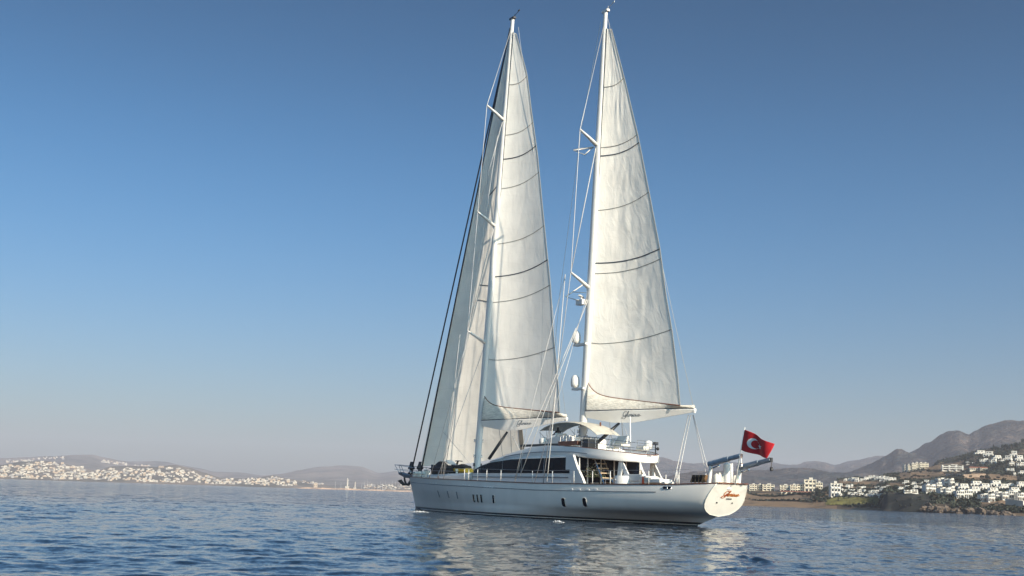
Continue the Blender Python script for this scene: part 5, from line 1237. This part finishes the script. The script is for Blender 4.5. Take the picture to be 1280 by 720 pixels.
tag(r0, 'potted plant with pale flowers at the foot of the deck stairs', 'plant')
# flybridge loose things
c = B(736.5, 555.5, 2.0); b = MB(); b.box(c, (1.0, 1.0, .78)); cb = b.build('speaker_cabinet', M['boot'], None, bevel=.05); boat_thing(cb, 'black covered box on the flybridge beside the rear mast foot', 'covered box')
def fly_chair(px, py, s, lab, back=True):
    r0 = empty('lounge_chair', ST, HEAD); c = B(px, py, 1.0)
    b = MB(); b.box(c+Vector((0, 0, -.22)), (.9*s, .85, .16)); b.build('seat', M['cream'], r0, bevel=.04)
    b = MB(); b.box(c+Vector((.1, -.2, .22)), (1.0*s, .16, .62), rx=.15); b.build('backrest', M['cream'], r0, bevel=.05)
    for dx in (-.45*s, .45*s): b = MB(); b.tube([c+Vector((dx, .35, -.62)), c+Vector((dx, .3, -.1)), c+Vector((dx, -.2, .55))], .03, 5); b.build('frame', M['steel'], r0)
    for dx in (-.4*s, .4*s): b = MB(); b.tube([c+Vector((dx, -.35, -.62)), c+Vector((dx, -.35, -.2))], .03, 5); b.build('leg', M['steel'], r0)
    tag(r0, lab, 'chair')
fly_chair(776.5, 553, 1.25, 'large cream lounge chair on the flybridge aft of the boom vang')
fly_chair(766, 556, .7, 'small white chair on the flybridge left of the large lounge chair')
r0 = empty('barbecue_grill', ST, HEAD); c = B(810.5, 556.5, -.9); b = MB(); b.lathe(c, [(.05, -.36), (.26, -.28), (.34, 0), (.26, .28), (.05, .36)], 14); b.build('bowl', M['white'], r0, smooth=True)
for k in range(3): a_ = k*2.1; b = MB(); b.tube([c+Vector((0, 0, -.25)), c+Vector((math.cos(a_)*.32, math.sin(a_)*.32, -.85))], .025, 5); b.build('leg', M['steel'], r0)
tag(r0, 'round white ball on thin legs at the aft end of the flybridge', 'satellite dome')
b = MB(); c = B(803.5, 560.5, -.1); b.box(c, (.9, .6, .3)); boat_thing(b.build('deck_box', M['cream'], None, bevel=.05), 'low cream box beside the round white ball', 'box')
b = MB(); c = B(819.5, 554.5, -1.2); b.box(c, (.3, .3, .22)); b.tube([c, c-Vector((0, 0, .9))], .05, 6); b.lathe(c+Vector((-.25, 0, -.4)), [(.05, -.12), (.14, 0), (.05, .12)], 8); b.build('stern_light', M['anchor'], fly)
# tender and jet ski on the foredeck
def loft_hull(name, c, L_, w_, h_, m, parent):
    b = MB(); rr = []
    for k in range(15):
        t = k/14; x = c.x - L_/2 + L_*t; ww = w_*(math.sin(math.pi*min(1, .28+t*.72)))**.7 if t < .97 else .06; zz = c.z + .25*h_*t*t
        rr.append([(x, ww, zz+h_*.3), (x, ww*.95, zz), (x, 0, zz-h_*.45), (x, -ww*.95, zz), (x, -ww, zz+h_*.3), (x, -ww*.6, zz+h_*.5), (x, ww*.6, zz+h_*.5)])
    rr = [[Vector((p[0], p[1]+c.y, p[2])) for p in r_] for r_ in rr]
    b.rings(rr); return b.build(name, m, parent, smooth=True, auto=50)
r0 = empty('jet_ski', ST, HEAD); c = B(574.5, 589.3, 1.0)
loft_hull('hull', c, 3.3, .58, .6, M['yellow'], r0); loft_hull('deck_moulding', c+Vector((0, 0, .28)), 3.0, .46, .5, M['black'], r0)
b = MB(); b.rings([[c+Vector((x, y, z)) for y, z in ((.2, .3), (.2, h_), (-.2, h_), (-.2, .3))] for x, h_ in ((-1.3, .55), (-.6, .68), (-.1, .62), (.15, .5))]); b.build('seat', M['black'], r0, bevel=.05)
b = MB(); b.tube([c+Vector((.2, .4, .95)), c+Vector((.35, .1, .98)), c+Vector((.35, -.1, .98)), c+Vector((.2, -.4, .95))], .045, 6); b.tube([c+Vector((.35, 0, .98)), c+Vector((.65, 0, .5))], .1, 6); b.build('handlebar', M['black'], r0)
b = MB(); b.prism([c+Vector((.5, -.18, .5)), c+Vector((.5, .18, .5)), c+Vector((.95, .12, .62)), c+Vector((.95, -.12, .62))], (0, 0, .25)); b.build('fairing', M['white'], r0, bevel=.04)
tag(r0, 'yellow and black jet ski stowed on the foredeck', 'jet ski')
r0 = empty('tender_boat', ST, HEAD); c = B(554, 590, 1.2); loft_hull('hull', c, 4.6, .8, .95, M['black'], r0)
b = MB(); b.rings([[c+Vector((x, y, z)) for y, z in ((.6, .25), (.5, lerp(.25, h_, .7)), (.25, h_), (-.25, h_), (-.5, lerp(.25, h_, .7)), (-.6, .25))] for x, h_ in ((-2.1, .35), (-1.7, .5), (-1.2, .62), (-.5, .6), (-.1, .82), (.25, 1.0), (.6, .95), (1.0, .6), (1.6, .38), (2.0, .3))]); b.build('cover', M['black'], r0, smooth=True, auto=50)
b = MB(); b.prism([c+Vector((-1.8, -.3, .75)), c+Vector((-1.8, .5, .75)), c+Vector((-1.0, .45, 1.05)), c+Vector((-1.0, -.3, 1.05))], (0, 0, .12)); b.build('windscreen', M['white'], r0)
tag(r0, 'black covered tender boat stowed on the foredeck behind the bow', 'tender boat')
# flag ----------------------------------------------------------------
fl = empty('flag', ST, HEAD); s0, s1 = Vector((-3.75, 0, 2.9)), B(931, 535, 0)
b = MB(); b.tube([s0, s1], [.05, .03], 8); b.lathe(s1, [(.02, -.04), (.06, 0), (.02, .05)], 8); b.build('flagstaff', M['white'], fl, smooth=True)
c00, c10, c01, c11 = B(925.8, 562, 0), B(961, 573.5, 0), B(931, 537, 0), B(966, 554.5, 0)
def fpos(u, v, off=0.0):
    p = c00.lerp(c10, u).lerp(c01.lerp(c11, u), v)
    sag = .0
    return p + Vector((.04*math.sin(u*9+v*3), .20*math.sin(u*8.5+v*1.8)*u**.6+off, .05*math.sin(u*6)*(v-.5)))
b = MB(); n_ = 40; b.v = [fpos(i/n_, j/26) for j in range(27) for i in range(n_+1)]
for j in range(26):
    for i in range(n_): a = j*(n_+1)+i; b.quad(a, a+1, a+n_+2, a+n_+1)
cl = b.build('flag_cloth', M['red'], fl, smooth=True); sm = cl.modifiers.new('thickness', 'SOLIDIFY'); sm.thickness = .012
AS = 25/36
def emblem(ptsin, ptsout, off):                  # strip between two outlines in flag units
    b = MB()
    k = len(ptsin)
    for a_, c_ in zip(ptsin, ptsout):
        for t in (0, .33, .66, 1): q = Vector(a_).lerp(Vector(c_), t); b.v.append(fpos(q.x, q.y, off))
    for i in range(k-1):
        for j in range(3): b.quad(i*4+j, i*4+j+1, i*4+5+j, i*4+4+j)
    return b
for off in (.022, -.022):
    ro, ri, cx, cy = .265, .212, .37, .5; ix = cx+.085
    th = [lerp(.52, 2*math.pi-.52, k/40) for k in range(41)]
    outp = [(cx+ro*AS*math.cos(a_), cy+ro*math.sin(a_)) for a_ in th]
    t2 = [lerp(.66, 2*math.pi-.66, k/40) for k in range(41)]
    inp = [(ix-.015+ri*AS*math.cos(a_), cy+ri*math.sin(a_)) for a_ in t2]
    inp[0] = outp[0]; inp[-1] = outp[-1]
    emblem(inp, outp, off).build('crescent', M['flagw'], cl)
    sc0 = (.64, .5); star = []
    for k in range(11): a_ = math.pi + k*math.pi/5; r_ = .17 if k % 2 == 0 else .068; star.append((sc0[0]+r_*AS*math.cos(a_), sc0[1]+r_*math.sin(a_)))
    emblem([sc0]*11, star, off).build('star', M['flagw'], cl)
tag(fl, 'red flag with white crescent and star flying from the yacht stern', 'flag')
# person seated at the helm ------------------------------------------
def skin_body(name, joints, edges, m, parent, lvl=2):
    me = bpy.data.meshes.new(name); me.from_pydata([j[0] for j in joints], edges, []); me.materials.append(m)
    o = bpy.data.objects.new(name, me); COL.objects.link(o); o.parent = parent
    o.modifiers.new('skin', 'SKIN'); 
    for i, j in enumerate(joints): sv = me.skin_vertices[0].data[i]; sv.radius = (j[1], j[1]*(j[2] if len(j) > 2 else 1)); sv.use_root = (i == 0)
    s_ = o.modifiers.new('sub', 'SUBSURF'); s_.levels = s_.render_levels = lvl; me.polygons.foreach_set('use_smooth', [True]*len(me.polygons)); return o
pc = B(698, 547, .6); per = empty('person', ST, HEAD)
def q(f_, s, u): return tuple(pc+Vector((f_, s, u)))
J = [(q(0, 0, 0), .17, .8), (q(.02, 0, .22), .16, .8), (q(.06, 0, .45), .20, .75), (q(.08, 0, .58), .07), (q(.11, 0, .70), .085), (q(.11, 0, .84), .10), (q(.10, 0, .92), .07),
     (q(.02, .21, .50), .075), (q(.22, .27, .28), .055), (q(.48, .22, .22), .042), (q(.57, .21, .22), .04),
     (q(.02, -.21, .50), .075), (q(.22, -.27, .28), .055), (q(.48, -.22, .22), .042), (q(.57, -.21, .22), .04),
     (q(.22, .12, -.02), .10), (q(.48, .15, -.02), .085), (q(.50, .15, -.42), .055), (q(.62, .15, -.46), .045),
     (q(.22, -.12, -.02), .10), (q(.48, -.15, -.02), .085), (q(.50, -.15, -.42), .055), (q(.62, -.15, -.46), .045)]
E_ = [(0, 1), (1, 2), (2, 3), (3, 4), (4, 5), (5, 6), (2, 7), (7, 8), (8, 9), (9, 10), (2, 11), (11, 12), (12, 13), (13, 14), (0, 15), (15, 16), (16, 17), (17, 18), (0, 19), (19, 20), (20, 21), (21, 22)]
J = [tuple([j[0], j[1]*1.12]+list(j[2:])) for j in J]
body = skin_body('body', J, E_, M['black'], per)
hd = MB(); hc = Vector(q(.12, 0, .80)); hd.lathe(hc, [(.03, -.15), (.085, -.10), (.105, 0), (.10, .06), (.07, .12), (.02, .145)], 14); hd.box(hc+Vector((.11, 0, -.01)), (.04, .03, .05)); hd.build('face', M['skin'], body, smooth=True)
cp = MB(); cp.lathe(hc+Vector((-.01, 0, .05)), [(.118, 0), (.115, .05), (.08, .10), (.02, .115)], 14); cp.box(hc+Vector((.14, 0, .055)), (.12, .15, .02)); cp.build('cap', M['cream'], per, smooth=True, auto=50)
for s in (1, -1):
    hb = Vector(q(.58, s*.21, .22))
    for k in range(5):
        b = MB(); o_ = (k-2)*.02; b.tube([hb+Vector((0, o_, 0)), hb+Vector((.07, o_*1.3, .01)), hb+Vector((.10, o_*1.3, -.03))] if k else [hb+Vector((0, -s*.035, 0)), hb+Vector((.05, -s*.06, .01)), hb+Vector((.08, -s*.055, -.01))], .0095, 6); b.build('finger', M['skin'], body)
b = MB(); b.box(pc+Vector((-.05, 0, -.32)), (.6, 1.2, .45)); b.box(pc+Vector((-.35, 0, .1)), (.12, 1.2, .5)); b.build('helm_seat', M['white'], fly, bevel=.05)
tag(per, 'person in black with a pale cap seated under the awning at the helm', 'person')
# foam where the hull meets the water
def foam(px, py, L_, W_, n_, lab, seed, ang=HEAD):
    g = ground(px, py); b = MB(); rnd = random.Random(seed)
    for k in range(n_):
        u, v = rnd.gauss(0, .4)*L_, rnd.gauss(0, .4)*W_; c = g+Vector((u*math.cos(ang)-v*math.sin(ang), u*math.sin(ang)+v*math.cos(ang), rnd.uniform(.0, .12)*(1-min(1, abs(u)/L_))))
        r_ = rnd.uniform(.012, .045); i = len(b.v)
        b.v += [c+Vector((r_*1.6, 0, 0)), c+Vector((0, r_*1.3, 0)), c-Vector((r_*1.6, 0, 0)), c-Vector((0, r_*1.3, 0)), c+Vector((0, 0, r_*.7)), c-Vector((0, 0, r_*.7))]
        for t in ((0, 1, 4), (1, 2, 4), (2, 3, 4), (3, 0, 4), (1, 0, 5), (2, 1, 5), (3, 2, 5), (0, 3, 5)): b.quad(*[i+x for x in t])
    return tag(b.build('foam', M['foam']), lab, 'foam', kind='stuff')
foam(525, 640.3, 1.2, .6, 170, 'small white foam curl of the bow wave', 1)
foam(698, 652.6, .5, .25, 50, 'white splash at the waterline amidships', 2)
# dark block ends
